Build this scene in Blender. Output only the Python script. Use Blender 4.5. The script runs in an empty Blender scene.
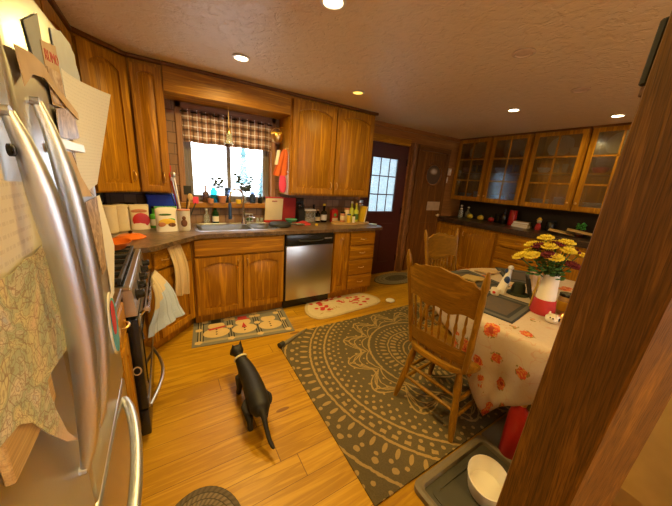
import bpy, bmesh, math, random
from mathutils import Vector, Matrix, Euler
random.seed(7)
PI = math.pi
SC = bpy.context.scene
COL = SC.collection

# ---------------------------------------------------------------- materials
class N:
    """a node socket with arithmetic"""
    def __init__(s, nt, sock): s.nt = nt; s.s = sock
    def _m(s, op, b=None, c=None):
        n = s.nt.nodes.new('ShaderNodeMath'); n.operation = op
        for i, v in enumerate((s, b, c)):
            if v is None: continue
            if isinstance(v, N): s.nt.links.new(v.s, n.inputs[i])
            else: n.inputs[i].default_value = v
        return N(s.nt, n.outputs[0])
    def __add__(s, b): return s._m('ADD', b)
    def __radd__(s, b): return s._m('ADD', b)
    def __sub__(s, b): return s._m('SUBTRACT', b)
    def __rsub__(s, b): return (s * -1.0)._m('ADD', b)
    def __mul__(s, b): return s._m('MULTIPLY', b)
    def __rmul__(s, b): return s._m('MULTIPLY', b)
    def __truediv__(s, b): return s._m('DIVIDE', b)
    def lt(s, b): return s._m('LESS_THAN', b)
    def gt(s, b): return s._m('GREATER_THAN', b)
    def sin(s): return s._m('SINE')
    def cos(s): return s._m('COSINE')
    def abs(s): return s._m('ABSOLUTE')
    def floor(s): return s._m('FLOOR')
    def fract(s): return s._m('FRACT')
    def mx(s, b): return s._m('MAXIMUM', b)
    def mn(s, b): return s._m('MINIMUM', b)
    def sqrt(s): return s._m('SQRT')
    def atan2(s, b): return s._m('ARCTAN2', b)
    def band(s, a, b): return s.gt(a) * s.lt(b)

class Mat:
    def __init__(s, name, rough=.5, metal=0., color=(.8, .8, .8)):
        s.m = bpy.data.materials.new(name); s.m.use_nodes = True
        s.nt = s.m.node_tree; s.b = s.nt.nodes['Principled BSDF']
        s.b.inputs['Roughness'].default_value = rough; s.b.inputs['Metallic'].default_value = metal
        s.b.inputs['Base Color'].default_value = (*color, 1)
    def node(s, t, **k):
        n = s.nt.nodes.new(t)
        for a, v in k.items(): setattr(n, a, v)
        return n
    def link(s, a, b): s.nt.links.new(a.s if isinstance(a, N) else a, b)
    def coord(s, kind='Object'):
        return s.node('ShaderNodeTexCoord').outputs[kind]
    def xyz(s, kind='Object'):
        n = s.node('ShaderNodeSeparateXYZ'); s.link(s.coord(kind), n.inputs[0])
        return [N(s.nt, n.outputs[i]) for i in range(3)]
    def vec(s, x, y, z=0.):
        n = s.node('ShaderNodeCombineXYZ')
        for i, v in enumerate((x, y, z)):
            if isinstance(v, N): s.link(v, n.inputs[i])
            else: n.inputs[i].default_value = v
        return n.outputs[0]
    def scaled(s, sc, kind='Object', rnd=True, src=None):
        n = s.node('ShaderNodeVectorMath', operation='MULTIPLY'); s.link(src or s.coord(kind), n.inputs[0]); n.inputs[1].default_value = sc
        if not rnd: return n.outputs[0]
        o = s.node('ShaderNodeObjectInfo'); k = s.node('ShaderNodeMath', operation='MULTIPLY'); s.link(o.outputs['Random'], k.inputs[0]); k.inputs[1].default_value = 37.
        a = s.node('ShaderNodeVectorMath', operation='ADD'); s.link(n.outputs[0], a.inputs[0]); s.link(k.outputs[0], a.inputs[1])
        return a.outputs[0]
    def noise(s, v, scale=1., detail=4., dist=0., rough=.55):
        n = s.node('ShaderNodeTexNoise'); s.link(v, n.inputs['Vector'])
        n.inputs['Scale'].default_value = scale; n.inputs['Detail'].default_value = detail; n.inputs['Distortion'].default_value = dist; n.inputs['Roughness'].default_value = rough
        return N(s.nt, n.outputs['Fac'])
    def white(s, v):
        n = s.node('ShaderNodeTexWhiteNoise', noise_dimensions='3D'); s.link(v, n.inputs['Vector']); return N(s.nt, n.outputs['Value'])
    def voro(s, v, scale=1., feat='F1'):
        n = s.node('ShaderNodeTexVoronoi', feature=feat); s.link(v, n.inputs['Vector']); n.inputs['Scale'].default_value = scale
        return n
    def ramp(s, f, stops):
        n = s.node('ShaderNodeValToRGB'); s.link(f, n.inputs[0]); e = n.color_ramp.elements
        while len(e) < len(stops): e.new(.5)
        for i, (p, c) in enumerate(stops): e[i].position = p; e[i].color = (*c, 1)
        return n.outputs[0]
    def mix(s, f, a, b, mode='MIX'):
        n = s.node('ShaderNodeMix', data_type='RGBA', blend_type=mode)
        if isinstance(f, (int, float)): n.inputs[0].default_value = f
        else: s.link(f, n.inputs[0])
        for i, v in ((6, a), (7, b)):
            if isinstance(v, tuple): n.inputs[i].default_value = (*v, 1)
            else: s.link(v, n.inputs[i])
        return n.outputs[2]
    def base(s, c): s.link(c, s.b.inputs['Base Color']); return s
    def bump(s, h, strength=.2, dist=.01):
        n = s.node('ShaderNodeBump'); s.link(h, n.inputs['Height']); n.inputs['Strength'].default_value = strength; n.inputs['Distance'].default_value = dist
        s.link(n.outputs[0], s.b.inputs['Normal']); return s

def plain(name, c, rough=.5, metal=0., var=.12, scale=25., bump=0.):
    m = Mat(name, rough, metal, c)
    f = m.noise(m.scaled((1, 1, 1)), scale, 3)
    m.base(m.mix(f, tuple(x * (1 - var) for x in c), tuple(min(1, x * (1 + var)) for x in c)))
    if bump: m.bump(f, bump, .004)
    return m.m

def wood(name, dark, light, axis='Z', rough=.42, s=1., bump=.12, pore=.4):
    m = Mat(name, rough)
    g = {'X': (1.5, 26, 26), 'Y': (26, 1.5, 26), 'Z': (26, 26, 1.5)}[axis]
    v = m.scaled(tuple(x * s for x in g))
    f = m.noise(v, 1., 4, .9)
    rings = ((f * 22.).sin() * .5 + .5)
    f2 = f * .8 + rings * .16
    g2 = {'X': (5, 260, 260), 'Y': (260, 5, 260), 'Z': (260, 260, 5)}[axis]
    p = m.noise(m.scaled(tuple(x * s for x in g2)), 1., 2)
    c = m.ramp(f2, [(.27, tuple(x * .9 for x in dark)), (.48, tuple((a + b) / 2 for a, b in zip(dark, light))), (.7, light)])
    st = ((p - .44) * 4.)._m('MAXIMUM', 0.)._m('MINIMUM', 1.)
    c = m.mix(st * pore, c, tuple(x * .3 for x in dark))
    m.base(c); m.bump(p, bump, .002); m.b.inputs['Specular IOR Level'].default_value = .3
    return m.m

def glassy(name, tint=(1, 1, 1), gloss=.1, rough=.03):
    m = Mat(name); nt = m.nt; nt.nodes.remove(m.b)
    t = m.node('ShaderNodeBsdfTransparent'); t.inputs[0].default_value = (*tint, 1)
    g = m.node('ShaderNodeBsdfGlossy'); g.inputs['Roughness'].default_value = rough
    x = m.node('ShaderNodeMixShader'); x.inputs[0].default_value = gloss
    m.link(t.outputs[0], x.inputs[1]); m.link(g.outputs[0], x.inputs[2])
    out = [n for n in nt.nodes if n.type == 'OUTPUT_MATERIAL'][0]; m.link(x.outputs[0], out.inputs[0])
    return m.m

def bottle_glass(name, c, rough=.08):
    m = Mat(name, rough, 0, c); m.b.inputs['Transmission Weight'].default_value = .75; m.b.inputs['IOR'].default_value = 1.3
    return m.m

def emit(name, c, st):
    m = Mat(name); m.b.inputs['Emission Color'].default_value = (*c, 1); m.b.inputs['Emission Strength'].default_value = st
    return m.m

M = {}
OD, OL = (.25, .09, .003), (.62, .29, .012)
for ax in 'XYZ': M['oak' + ax] = wood('oak_' + ax, OD, OL, ax)
for ax in 'XYZ': M['dark' + ax] = wood('brown_wood_' + ax, (.1, .036, .006), (.26, .098, .016), ax)
M['chair'] = wood('chair_oak', (.19, .085, .005), (.37, .185, .016), 'Z', .35)
M['chairY'] = wood('chair_oak_y', (.19, .085, .005), (.37, .185, .016), 'Y', .35)
M['post'] = wood('post_fir', (.1, .043, .005), (.27, .122, .016), 'Z', .5, 1.5, .3, .6)
M['panel'] = wood('wall_pine', (.27, .1, .022), (.42, .18, .045), 'X', .4, .6)
M['panelY'] = wood('wall_pine_y', (.27, .1, .022), (.42, .18, .045), 'Y', .4, .6)
M['casing'] = wood('window_casing', (.28, .14, .07), (.45, .25, .13), 'Z', .5)
M['casingX'] = wood('window_casing_x', (.2, .1, .06), (.32, .17, .1), 'X', .5)
M['log'] = wood('rough_log', (.09, .035, .012), (.4, .17, .05), 'Z', .6, 1.6, .6, .6)
M['boardwood'] = wood('pale_board', (.5, .32, .14), (.7, .5, .26), 'Z', .5)
M['bamboo'] = wood('bamboo_y', (.45, .27, .1), (.62, .42, .18), 'Y', .5, 1.5)

def floor_mat():
    m = Mat('pine_planks', .36); m.b.inputs['Specular IOR Level'].default_value = .3; x, y, z = m.xyz()
    W = .132
    row = (y / W).floor(); fy = (y / W).fract()
    sh = m.white(m.vec(row, 3.3)) * 3.1
    L = 1.7
    xs = (x + sh) / L; pl = xs.floor(); fx = xs.fract()
    rnd = m.white(m.vec(row, pl, 1.7))
    v = m.vec(x * 1.3 + rnd * 31., y * 17. + rnd * 17., rnd * 9.)
    f = m.noise(v, 1., 5, 1.2)
    rings = (f * 22.).sin() * .5 + .5
    c = m.ramp(f * .66 + rings * .24 + rnd * .16, [(.2, (.27, .12, .004)), (.5, (.46, .24, .011)), (.85, (.58, .33, .025))])
    kn = m.voro(m.vec(x * 1.1, y * 3.4, 0.), 1.25); kd = N(m.nt, kn.outputs['Distance'])
    c = m.mix(kd.lt(.07) * .75, c, (.16, .06, .012))
    st = m.noise(m.vec(x * 2., y * 40., 1.), 1., 3)
    c = m.mix(st.gt(.64) * .35, c, (.28, .11, .02))
    seam = (fy.lt(.022) + fx.lt(.0025)).mn(1.)
    c = m.mix(seam * .8, c, (.1, .04, .01))
    m.base(c); m.bump((seam * -1.) + f * .2, .25, .003)
    return m.m
M['floor'] = floor_mat()

def ceil_mat():
    m = Mat('knockdown_plaster', .42, 0, (.7, .55, .36))
    v = m.scaled((1, 1, 1), rnd=False)
    a = m.noise(v, 16., 4, .6); b = m.noise(v, 50., 3)
    m.base(m.mix(a, (.74, .58, .34), (.82, .66, .41)))
    m.bump(a._m('SMOOTH_MIN', .54, .1) * 1. + b * .12, 1., .016)
    return m.m
M['ceiling'] = ceil_mat()

def brick_mat(name, c1, c2, mortar, sx, sz, rough=.6):
    m = Mat(name, rough); x, y, z = m.xyz()
    r = (z / sz).floor(); fz = (z / sz).fract()
    xx = (x + y) / sx + r * .5; fx = xx.fract()
    rnd = m.white(m.vec(r, xx.floor(), 2.))
    n = m.noise(m.scaled((1, 1, 1), rnd=False), 40., 4)
    c = m.mix(rnd * .7 + n * .3, c1, c2)
    gr = (fz.lt(.07) + fx.lt(.05)).mn(1.)
    m.base(m.mix(gr, c, mortar)); m.bump(gr * -1. + n * .3, .4, .004)
    return m.m
M['tile'] = brick_mat('backsplash_tile', (.34, .2, .11), (.16, .08, .045), (.1, .06, .04), .1, .1)

def counter_mat(name, a, b, c):
    m = Mat(name, .3); v = m.scaled((1, 1, 1), rnd=False)
    f = m.noise(v, 14., 6, 1.); g = m.noise(v, 90., 3)
    m.base(m.ramp(f * .7 + g * .3, [(.35, a), (.5, b), (.65, c)])); return m.m
M['counter'] = counter_mat('brown_laminate', (.045, .027, .016), (.13, .08, .043), (.25, .155, .085))
M['counter_dark'] = counter_mat('dark_laminate', (.02, .014, .012), (.05, .03, .022), (.1, .06, .04))

def steel(name, c=(.58, .56, .53), rough=.3, axis='Z'):
    m = Mat(name, rough, 1., c)
    g = {'Z': (300, 300, 2), 'Y': (300, 2, 300), 'X': (2, 300, 300)}[axis]
    f = m.noise(m.scaled(g), 1., 2)
    m.link(f * .18 + (rough - .09), m.b.inputs['Roughness'])
    m.base(m.mix(f, tuple(x * .9 for x in c), c)); return m.m
M['steel'] = steel('brushed_steel', (.6, .61, .62), .32); M['steelY'] = steel('brushed_steel_y', (.66, .64, .6), .32, 'Y'); M['chrome'] = steel('chrome', (.75, .75, .76), .14)
M['handle_steel'] = steel('handle_steel', (.7, .74, .8), .38)
M['brass'] = plain('brass', (.75, .5, .2), .28, 1.)
M['black'] = plain('black_enamel', (.012, .012, .013), .25)
M['blackmat'] = plain('black_matte', (.013, .013, .013), .65)
M['iron'] = plain('cast_iron', (.03, .03, .032), .45)
M['darkglass'] = plain('oven_glass', (.01, .009, .008), .06)
M['white'] = plain('white_ceramic', (.78, .74, .68), .35, 0, .04)
M['cream'] = plain('cream_plastic', (.72, .6, .4), .45, 0, .06)
M['paper'] = plain('paper', (.72, .68, .6), .7, 0, .06, 8)
M['tanpaper'] = plain('tan_paper', (.5, .35, .2), .75, 0, .3, 14)
M['grey'] = plain('grey_card', (.25, .26, .26), .6)
M['bluegrey'] = plain('pale_blue_card', (.42, .46, .5), .45)
M['maroon'] = plain('maroon_paint', (.06, .012, .012), .35)
M['red'] = plain('red_paint', (.5, .02, .015), .35)
M['redcloth'] = plain('red_cloth', (.45, .03, .03), .8)
M['pink'] = plain('pink_cloth', (.75, .06, .15), .8)
M['orange'] = plain('orange_cloth', (.6, .12, .025), .85)
M['copper'] = plain('orange_enamel', (.75, .17, .02), .25)
M['blue'] = plain('blue_plastic', (.01, .05, .6), .35)
M['navy'] = plain('navy_plastic', (.02, .05, .16), .35)
M['green'] = plain('green_plastic', (.08, .4, .05), .4)
M['leaf'] = plain('leaf_green', (.05, .14, .03), .6)
M['darkleaf'] = plain('dark_leaf', (.015, .03, .03), .6)
M['yellow'] = plain('yellow_petal', (.72, .58, .05), .7)
M['wine'] = plain('wine_petal', (.14, .008, .02), .7)
M['yellowplastic'] = plain('yellow_plastic', (.75, .5, .03), .45)
M['lime'] = plain('lime_label', (.5, .55, .05), .5)
M['terracotta'] = plain('terracotta', (.5, .2, .1), .8)
M['taupe'] = plain('dark_olive', (.035, .035, .03), .7)
M['khaki'] = plain('khaki_cloth', (.42, .3, .12), .85, 0, .2, 12, .2)
M['browncloth'] = plain('brown_cloth', (.13, .08, .04), .85)
M['rubber'] = plain('grey_rubber', (.06, .056, .04), .6, 0, .35, 9)
M['rubberrim'] = plain('grey_rim', (.17, .14, .09), .55)
M['glass'] = glassy('clear_glass', (1, 1, 1), .07)
M['cabglass'] = glassy('cabinet_glass', (.82, .87, .88), .24, .16)
M['bottlegreen'] = bottle_glass('green_glass', (.03, .16, .05)); M['bottledark'] = bottle_glass('dark_glass', (.03, .03, .02))
M['bottleclear'] = bottle_glass('clear_bottle', (.75, .78, .75)); M['bottlebrown'] = bottle_glass('brown_glass', (.25, .14, .1))
M['bottleblue'] = bottle_glass('turquoise_glass', (.02, .4, .7)); M['bottlepurple'] = bottle_glass('slate_glass', (.1, .16, .32))
M['bulb'] = emit('lamp_diffuser', (1, .82, .5), 14.); M['bulbdim'] = emit('amber_diffuser', (1, .6, .08), 1.6)
M['bulboff'] = plain('off_lamp', (.66, .48, .3), .4)
M['cat'] = plain('black_fur', (.009, .0075, .007), .6, 0, .35, 60, .25)
M['collar'] = plain('collar', (.7, .65, .4), .6)
M['snow'] = plain('snow', (.85, .88, .9), .8)
M['conifer'] = plain('conifer', (.06, .14, .15), .8)

def paper_text_mat(name, base, ink, lines=60., amt=.6):
    m = Mat(name, .7); x, y, z = m.xyz()
    row = (z * lines).fract().band(.3, .62)
    w = m.noise(m.vec(y * 150., (z * lines).floor() * 3.), 1., 1).gt(.48)
    m.base(m.mix(row * w * amt, base, ink)); return m.m
M['note'] = paper_text_mat('handwritten_note', (.7, .64, .56), (.3, .22, .2), 60., .22)
M['newsprint'] = paper_text_mat('printed_sheet', (.68, .66, .62), (.42, .42, .44), 110., .25)

def map_mat():
    m = Mat('topographic_map', .65); v = m.scaled((1, 1, 1), rnd=False)
    a = m.noise(v, 13., 6, .8); b = m.noise(v, 26., 4)
    c = m.ramp(a, [(.3, (.68, .5, .32)), (.45, (.62, .56, .3)), (.53, (.38, .42, .27)), (.62, (.66, .58, .42)), (.72, (.42, .45, .5))])
    con = ((a * 150.).sin()).gt(.6); c = m.mix(con * .5, c, (.2, .12, .07))
    vd = m.voro(v, 55., 'DISTANCE_TO_EDGE'); c = m.mix(N(m.nt, vd.outputs['Distance']).lt(.035) * .5, c, (.22, .08, .06))
    x, y, z = m.xyz()
    edge = m.ramp(z * 4. + .75 + b * .4, [(.42, (1, 1, 1)), (.68, (0, 0, 0))])
    c = m.mix(edge, c, (.62, .44, .32))
    m.base(c); return m.m
M['map'] = map_mat()

def photo_mat():
    m = Mat('brown_photograph', .4); v = m.scaled((1, 1, 1), rnd=True)
    a = m.noise(v, 30., 5, 1.2)
    m.base(m.ramp(a, [(.3, (.1, .06, .04)), (.45, (.32, .2, .11)), (.6, (.5, .36, .22)), (.75, (.66, .58, .46))])); return m.m
M['photo'] = photo_mat()

def plaid_mat():
    m = Mat('plaid_cloth', .85); u, v, w = m.xyz('UV')
    def st(t, a, b): return t.fract().band(a, b)
    fu = u * 11.; fv = v * 3.4
    c = m.mix(st(fu, .0, .35) * .55, (.5, .33, .2), (.26, .13, .09))
    c = m.mix(st(fv, .05, .4) * .6, c, (.14, .06, .045))
    c = m.mix(st(fu, .62, .72) * .8, c, (.9, .85, .78)); c = m.mix(st(fv, .6, .72) * .75, c, (.88, .82, .75))
    c = m.mix(st(fu, .12, .2) * .8, c, (.05, .03, .04)); c = m.mix(st(fv, .2, .28) * .8, c, (.05, .03, .04))
    c = m.mix(st(fu, .8, .86) * .7, c, (.5, .12, .06))
    m.base(c)
    t = m.node('ShaderNodeBsdfTranslucent'); m.link(c, t.inputs[0])
    x = m.node('ShaderNodeMixShader'); x.inputs[0].default_value = .35
    m.link(m.b.outputs[0], x.inputs[1]); m.link(t.outputs[0], x.inputs[2])
    out = [n for n in m.nt.nodes if n.type == 'OUTPUT_MATERIAL'][0]; m.link(x.outputs[0], out.inputs[0])
    return m.m
M['plaid'] = plaid_mat()

def sheer_mat():
    m = Mat('sheer_lace', .9, 0, (.75, .82, .85)); x, y, z = m.xyz()
    f = m.noise(m.scaled((60, 60, 25), rnd=False), 1., 3); c = m.mix(f, (.42, .52, .56), (.8, .86, .88)); m.base(c)
    t = m.node('ShaderNodeBsdfTranslucent'); m.link(c, t.inputs[0])
    xx = m.node('ShaderNodeMixShader'); xx.inputs[0].default_value = .55
    m.link(m.b.outputs[0], xx.inputs[1]); m.link(t.outputs[0], xx.inputs[2])
    out = [n for n in m.nt.nodes if n.type == 'OUTPUT_MATERIAL'][0]; m.link(xx.outputs[0], out.inputs[0])
    return m.m
M['sheer'] = sheer_mat()

def cloth_mat():
    m = Mat('floral_cloth', .75); u, v, w = m.xyz('UV')
    vv = m.vec(u, v)
    base = m.mix(m.noise(vv, 60., 3), (.52, .43, .34), (.6, .5, .41))
    vn = m.voro(vv, 7.5); d = N(m.nt, vn.outputs['Distance'])
    wob = m.noise(vv, 40., 3) * .3
    cc = m.node('ShaderNodeSeparateColor'); m.link(vn.outputs['Color'], cc.inputs[0]); r = N(m.nt, cc.outputs[0]); g = N(m.nt, cc.outputs[1])
    keep = g.gt(.15)
    mot = (d + wob).lt(.44) * keep
    col = m.mix(m.noise(vv, 70., 2).gt(.52), (.55, .07, .03), (.62, .27, .05)); col = m.mix(((d + wob).lt(.27)), col, (.35, .05, .02))
    stem = (m.noise(vv, 9., 2, .4) - .5).abs().lt(.008)
    c = m.mix(stem * .3, base, (.5, .16, .08)); c = m.mix(mot, c, col)
    leaf = (d + wob).band(.44, .5) * r.gt(.45) * keep * m.noise(vv, 33., 1).gt(.53)
    c = m.mix(leaf, c, (.25, .2, .06))
    m.base(c); return m.m
M['tablecloth'] = cloth_mat()

def rug_mat():
    m = Mat('medallion_weave', .95); x, y, z = m.xyz()
    r = (x * x + y * y).sqrt(); th = y.atan2(x)
    wob = m.noise(m.scaled((1, 1, 1), rnd=False), 30., 2) * .02 - .01
    r = r + wob
    def ring(a, w=.011, k=.62): return r.band(a - w * k, a + w * k)
    def dots(rc, hw, n, duty=.55, ph=0.):
        return r.band(rc - hw, rc + hw) * ((th * n + ph).sin().gt(1 - 2 * duty))
    def round_dots(rc, rad, n, ph=0.):
        t = ((th * (n / (2 * PI)) + ph).fract() - .5) * (2 * PI / n) * rc
        q = r - rc
        return (t * t + q * q).lt(rad * rad * .6)
    def petals(r0, amp, n, w=.012, ph=0.):
        q = r0 + (th * (n / 2.) + ph).sin().abs() * amp
        return (r - q).abs().lt(w * .6)
    def leafs(rc, hl, hw, n, ph=0.):
        t = ((th * (n / (2 * PI)) + ph).fract() - .5) * (2 * PI / n) * rc
        q = (r - rc)
        return ((t * t) / (hw * hw) + (q * q) / (hl * hl)).lt(.75)
    P = [ring(.07, .01), round_dots(.11, .016, 14), ring(.15, .008), ring(.2, .012), round_dots(.24, .016, 34), dots(.295, .026, 36, .55), ring(.34, .011), leafs(.39, .034, .013, 46), round_dots(.45, .015, 60), ring(.516, .014),
         petals(.55, .2, 14, .014), petals(.55, .15, 14, .009), petals(.55, .1, 14, .008), petals(.53, .05, 14, .01), round_dots(.6, .012, 56), round_dots(.65, .013, 28, .25), petals(.72, -.12, 14, .012, PI / 2), round_dots(.8, .014, 84), round_dots(.845, .014, 84, .5), round_dots(.73, .012, 70), leafs(.885, .016, .02, 84),
         ring(.926, .014), round_dots(.965, .017, 96), dots(1.01, .013, 84, .5), ring(1.05, .014), leafs(1.105, .04, .015, 92), round_dots(1.165, .018, 84), leafs(1.205, .02, .024, 66, .3), ring(1.263, .014), round_dots(1.32, .018, 90), leafs(1.38, .03, .02, 70), ring(1.45, .014), round_dots(1.5, .018, 100), leafs(1.57, .03, .02, 80)]
    t = P[0]
    for p in P[1:]: t = t.mx(p)
    fib = m.noise(m.scaled((150, 150, 150), rnd=False), 1., 2)
    t = (t * (fib * .5 + .72)).mn(1.)
    c = m.mix(fib, (.065, .05, .021), (.145, .108, .048))
    m.base(m.mix(t, c, (.36, .24, .085))); m.bump(fib, .6, .006); return m.m
M['rug'] = rug_mat()

def braid_mat(name, c1, c2, c3, k=70.):
    m = Mat(name, .95); x, y, z = m.xyz('UV')
    f = (x * k).sin() * .5 + .5
    br = ((x * k * .5 + y * 210.).sin()) * .5 + .5
    t = (x * 4.).fract()
    c = m.mix(t.gt(.5), c1, c2); c = m.mix(br * .7, c, c3); m.base(c); m.bump(f + br * .5, .6, .008); return m.m




def towel_mat(name, a, b, s):
    m = Mat(name, .95); u, v, w = m.xyz('UV')
    f = (u * s).fract(); c = m.mix((v + u * .25).gt(.5 if s > 5 else 2.), a, b); c = m.mix(f.band(.6, .68) * .5, c, tuple(x * .5 for x in b))
    n = m.noise(m.scaled((200, 200, 200), rnd=False), 1., 2); m.base(m.mix(n * .3, c, (.1, .08, .06))); m.bump(n, .5, .004); return m.m
M['towel'] = towel_mat('striped_towel', (.6, .47, .28), (.4, .47, .62), 6.)
M['tantowel'] = towel_mat('tan_towel', (.8, .62, .36), (.62, .45, .24), 4.)

# ---------------------------------------------------------------- mesh builder
class B:
    def __init__(s): s.bm = bmesh.new(); s.uv = None; s.mi = 0
    def _done(s, faces, M_=None, verts=None):
        for f in faces:
            f.material_index = s.mi
        if M_ is not None:
            vs = verts if verts is not None else {v for f in faces for v in f.verts}
            bmesh.ops.transform(s.bm, matrix=M_, verts=list(vs))
        return s
    def box(s, a, b, bev=0., M_=None, seg=1):
        x0, y0, z0 = [min(p, q) for p, q in zip(a, b)]; x1, y1, z1 = [max(p, q) for p, q in zip(a, b)]
        v = [s.bm.verts.new(p) for p in ((x0, y0, z0), (x1, y0, z0), (x1, y1, z0), (x0, y1, z0), (x0, y0, z1), (x1, y0, z1), (x1, y1, z1), (x0, y1, z1))]
        fs = [s.bm.faces.new([v[i] for i in q]) for q in ((3, 2, 1, 0), (4, 5, 6, 7), (0, 1, 5, 4), (1, 2, 6, 5), (2, 3, 7, 6), (3, 0, 4, 7))]
        if bev > 0:
            es = list({e for f in fs for e in f.edges})
            r = bmesh.ops.bevel(s.bm, geom=es + v, offset=bev, segments=seg, affect='EDGES', profile=.5)
            fs = list({f for f in r['faces']} | {f for vv in r['verts'] for f in vv.link_faces})
        return s._done(fs, M_)
    def prism(s, out, z0, z1, M_=None, out2=None):
        out2 = out2 or out
        a = [s.bm.verts.new((x, y, z0)) for x, y in out]; b = [s.bm.verts.new((x, y, z1)) for x, y in out2]
        n = len(out); fs = [s.bm.faces.new(a[::-1]), s.bm.faces.new(b)]
        for i in range(n): fs.append(s.bm.faces.new((a[i], a[(i + 1) % n], b[(i + 1) % n], b[i])))
        return s._done(fs, M_)
    def rings(s, rs, closed=True, cap=True, M_=None):
        """loft through rings of points"""
        V = [[s.bm.verts.new(p) for p in r] for r in rs]; fs = []
        n = len(rs[0])
        for i in range(len(V) - 1):
            for j in range(n if closed else n - 1):
                k = (j + 1) % n; fs.append(s.bm.faces.new((V[i][j], V[i][k], V[i + 1][k], V[i + 1][j])))
        if cap and closed: fs.append(s.bm.faces.new(V[0][::-1])); fs.append(s.bm.faces.new(V[-1]))
        return s._done(fs, M_)
    def lathe(s, prof, c=(0, 0, 0), seg=20, M_=None, sx=1., sy=1.):
        rs = [[(c[0] + max(r, 1e-4) * sx * math.cos(2 * PI * k / seg), c[1] + max(r, 1e-4) * sy * math.sin(2 * PI * k / seg), c[2] + z) for k in range(seg)] for r, z in prof]
        return s.rings(rs, M_=M_)
    def tube(s, pts, r, seg=10, M_=None, flat=1.):
        P = [Vector(p) for p in pts]; n = len(P)
        R = r if isinstance(r, (list, tuple)) else [r] * n
        up = None; rs = []
        for i in range(n):
            t = (P[min(i + 1, n - 1)] - P[max(i - 1, 0)])
            t = t.normalized() if t.length > 1e-9 else Vector((0, 0, 1))
            if up is None:
                up = Vector((0, 0, 1)) if abs(t.z) < .9 else Vector((0, 1, 0))
            sd = t.cross(up)
            if sd.length < 1e-6: sd = t.orthogonal()
            sd.normalize(); up = sd.cross(t).normalized()
            rs.append([tuple(P[i] + sd * (R[i] * math.cos(2 * PI * k / seg)) + up * (R[i] * flat * math.sin(2 * PI * k / seg))) for k in range(seg)])
        return s.rings(rs, M_=M_)
    def ell(s, c, r, u=14, v=10, M_=None):
        prof = [(math.sin(PI * i / v), -math.cos(PI * i / v)) for i in range(v + 1)]
        rs = [[(c[0] + max(p, 1e-3) * r[0] * math.cos(2 * PI * k / u), c[1] + max(p, 1e-3) * r[1] * math.sin(2 * PI * k / u), c[2] + q * r[2]) for k in range(u)] for p, q in prof]
        return s.rings(rs, M_=M_)
    def sheet(s, fn, nu, nv, th=.003, uvs=True):
        """fn(u,v) -> point for u,v in 0..1; a cloth of real thickness"""
        if s.uv is None: s.uv = s.bm.loops.layers.uv.new('UVMap')
        P = [[Vector(fn(i / nu, j / nv)) for j in range(nv + 1)] for i in range(nu + 1)]
        def nrm(i, j):
            a = P[min(i + 1, nu)][j] - P[max(i - 1, 0)][j]; b = P[i][min(j + 1, nv)] - P[i][max(j - 1, 0)]
            n = a.cross(b); return n.normalized() if n.length > 1e-12 else Vector((0, 0, 1))
        T = [[s.bm.verts.new(P[i][j] + nrm(i, j) * th / 2) for j in range(nv + 1)] for i in range(nu + 1)]
        U = [[s.bm.verts.new(P[i][j] - nrm(i, j) * th / 2) for j in range(nv + 1)] for i in range(nu + 1)]
        fs = []
        def face(vs, cs):
            f = s.bm.faces.new(vs); fs.append(f)
            for l, c in zip(f.loops, cs): l[s.uv].uv = c
        for i in range(nu):
            for j in range(nv):
                c = [(i / nu, j / nv), ((i + 1) / nu, j / nv), ((i + 1) / nu, (j + 1) / nv), (i / nu, (j + 1) / nv)]
                face((T[i][j], T[i + 1][j], T[i + 1][j + 1], T[i][j + 1]), c)
                face((U[i][j + 1], U[i + 1][j + 1], U[i + 1][j], U[i][j]), c[::-1])
        for i in range(nu):
            for j, fl in ((0, 0), (nv, 1)):
                q = (T[i][j], U[i][j], U[i + 1][j], T[i + 1][j]); face(q if not fl else q[::-1], [(i / nu, j / nv)] * 4)
        for j in range(nv):
            for i, fl in ((0, 1), (nu, 0)):
                q = (T[i][j], U[i][j], U[i][j + 1], T[i][j + 1]); face(q if not fl else q[::-1], [(i / nu, j / nv)] * 4)
        return s._done(fs)
    def build(s, name, mats, parent=None, smooth=35., loc=None, rz=0.):
        bmesh.ops.recalc_face_normals(s.bm, faces=s.bm.faces)
        me = bpy.data.meshes.new(name); s.bm.to_mesh(me); s.bm.free()
        for m in (mats if isinstance(mats, (list, tuple)) else [mats]): me.materials.append(m)
        if smooth:
            me.polygons.foreach_set('use_smooth', [True] * len(me.polygons)); me.set_sharp_from_angle(angle=math.radians(smooth))
        o = bpy.data.objects.new(name, me); COL.objects.link(o)
        if parent: o.parent = parent
        if loc: o.location = loc
        o.rotation_euler.z = rz
        return o

def tag(o, label, cat, group=None):
    o['label'] = label; o['category'] = cat
    if group: o['group'] = group
    return o
def thing(name, label, cat, loc=(0, 0, 0), rz=0., group=None):
    o = bpy.data.objects.new(name, None); o.empty_display_size = .1; COL.objects.link(o); o.location = loc; o.rotation_euler.z = rz
    return tag(o, label, cat, group)
def struct(name, b, m, parent=None, smooth=35.):
    o = b.build(name, m, parent, smooth)
    if parent is None: o['kind'] = 'structure'
    return o
def copy_tree(o, parent=None):
    c = o.copy(); COL.objects.link(c)
    if parent: c.parent = parent
    for ch in o.children: copy_tree(ch, c)
    return c
def frame(o, u, n):
    """local (a along u, b up, c outward n) -> world"""
    u = Vector(u).normalized(); n = Vector(n).normalized()
    return Matrix(((u.x, 0, n.x, o[0]), (u.y, 0, n.y, o[1]), (u.z, 1, n.z, o[2]), (0, 0, 0, 1)))
def lerp(a, b, t): return a + (b - a) * t
def wmat(o):
    m = o.matrix_basis.copy(); p = o.parent
    while p: m = p.matrix_basis @ m; p = p.parent
    return m
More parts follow.
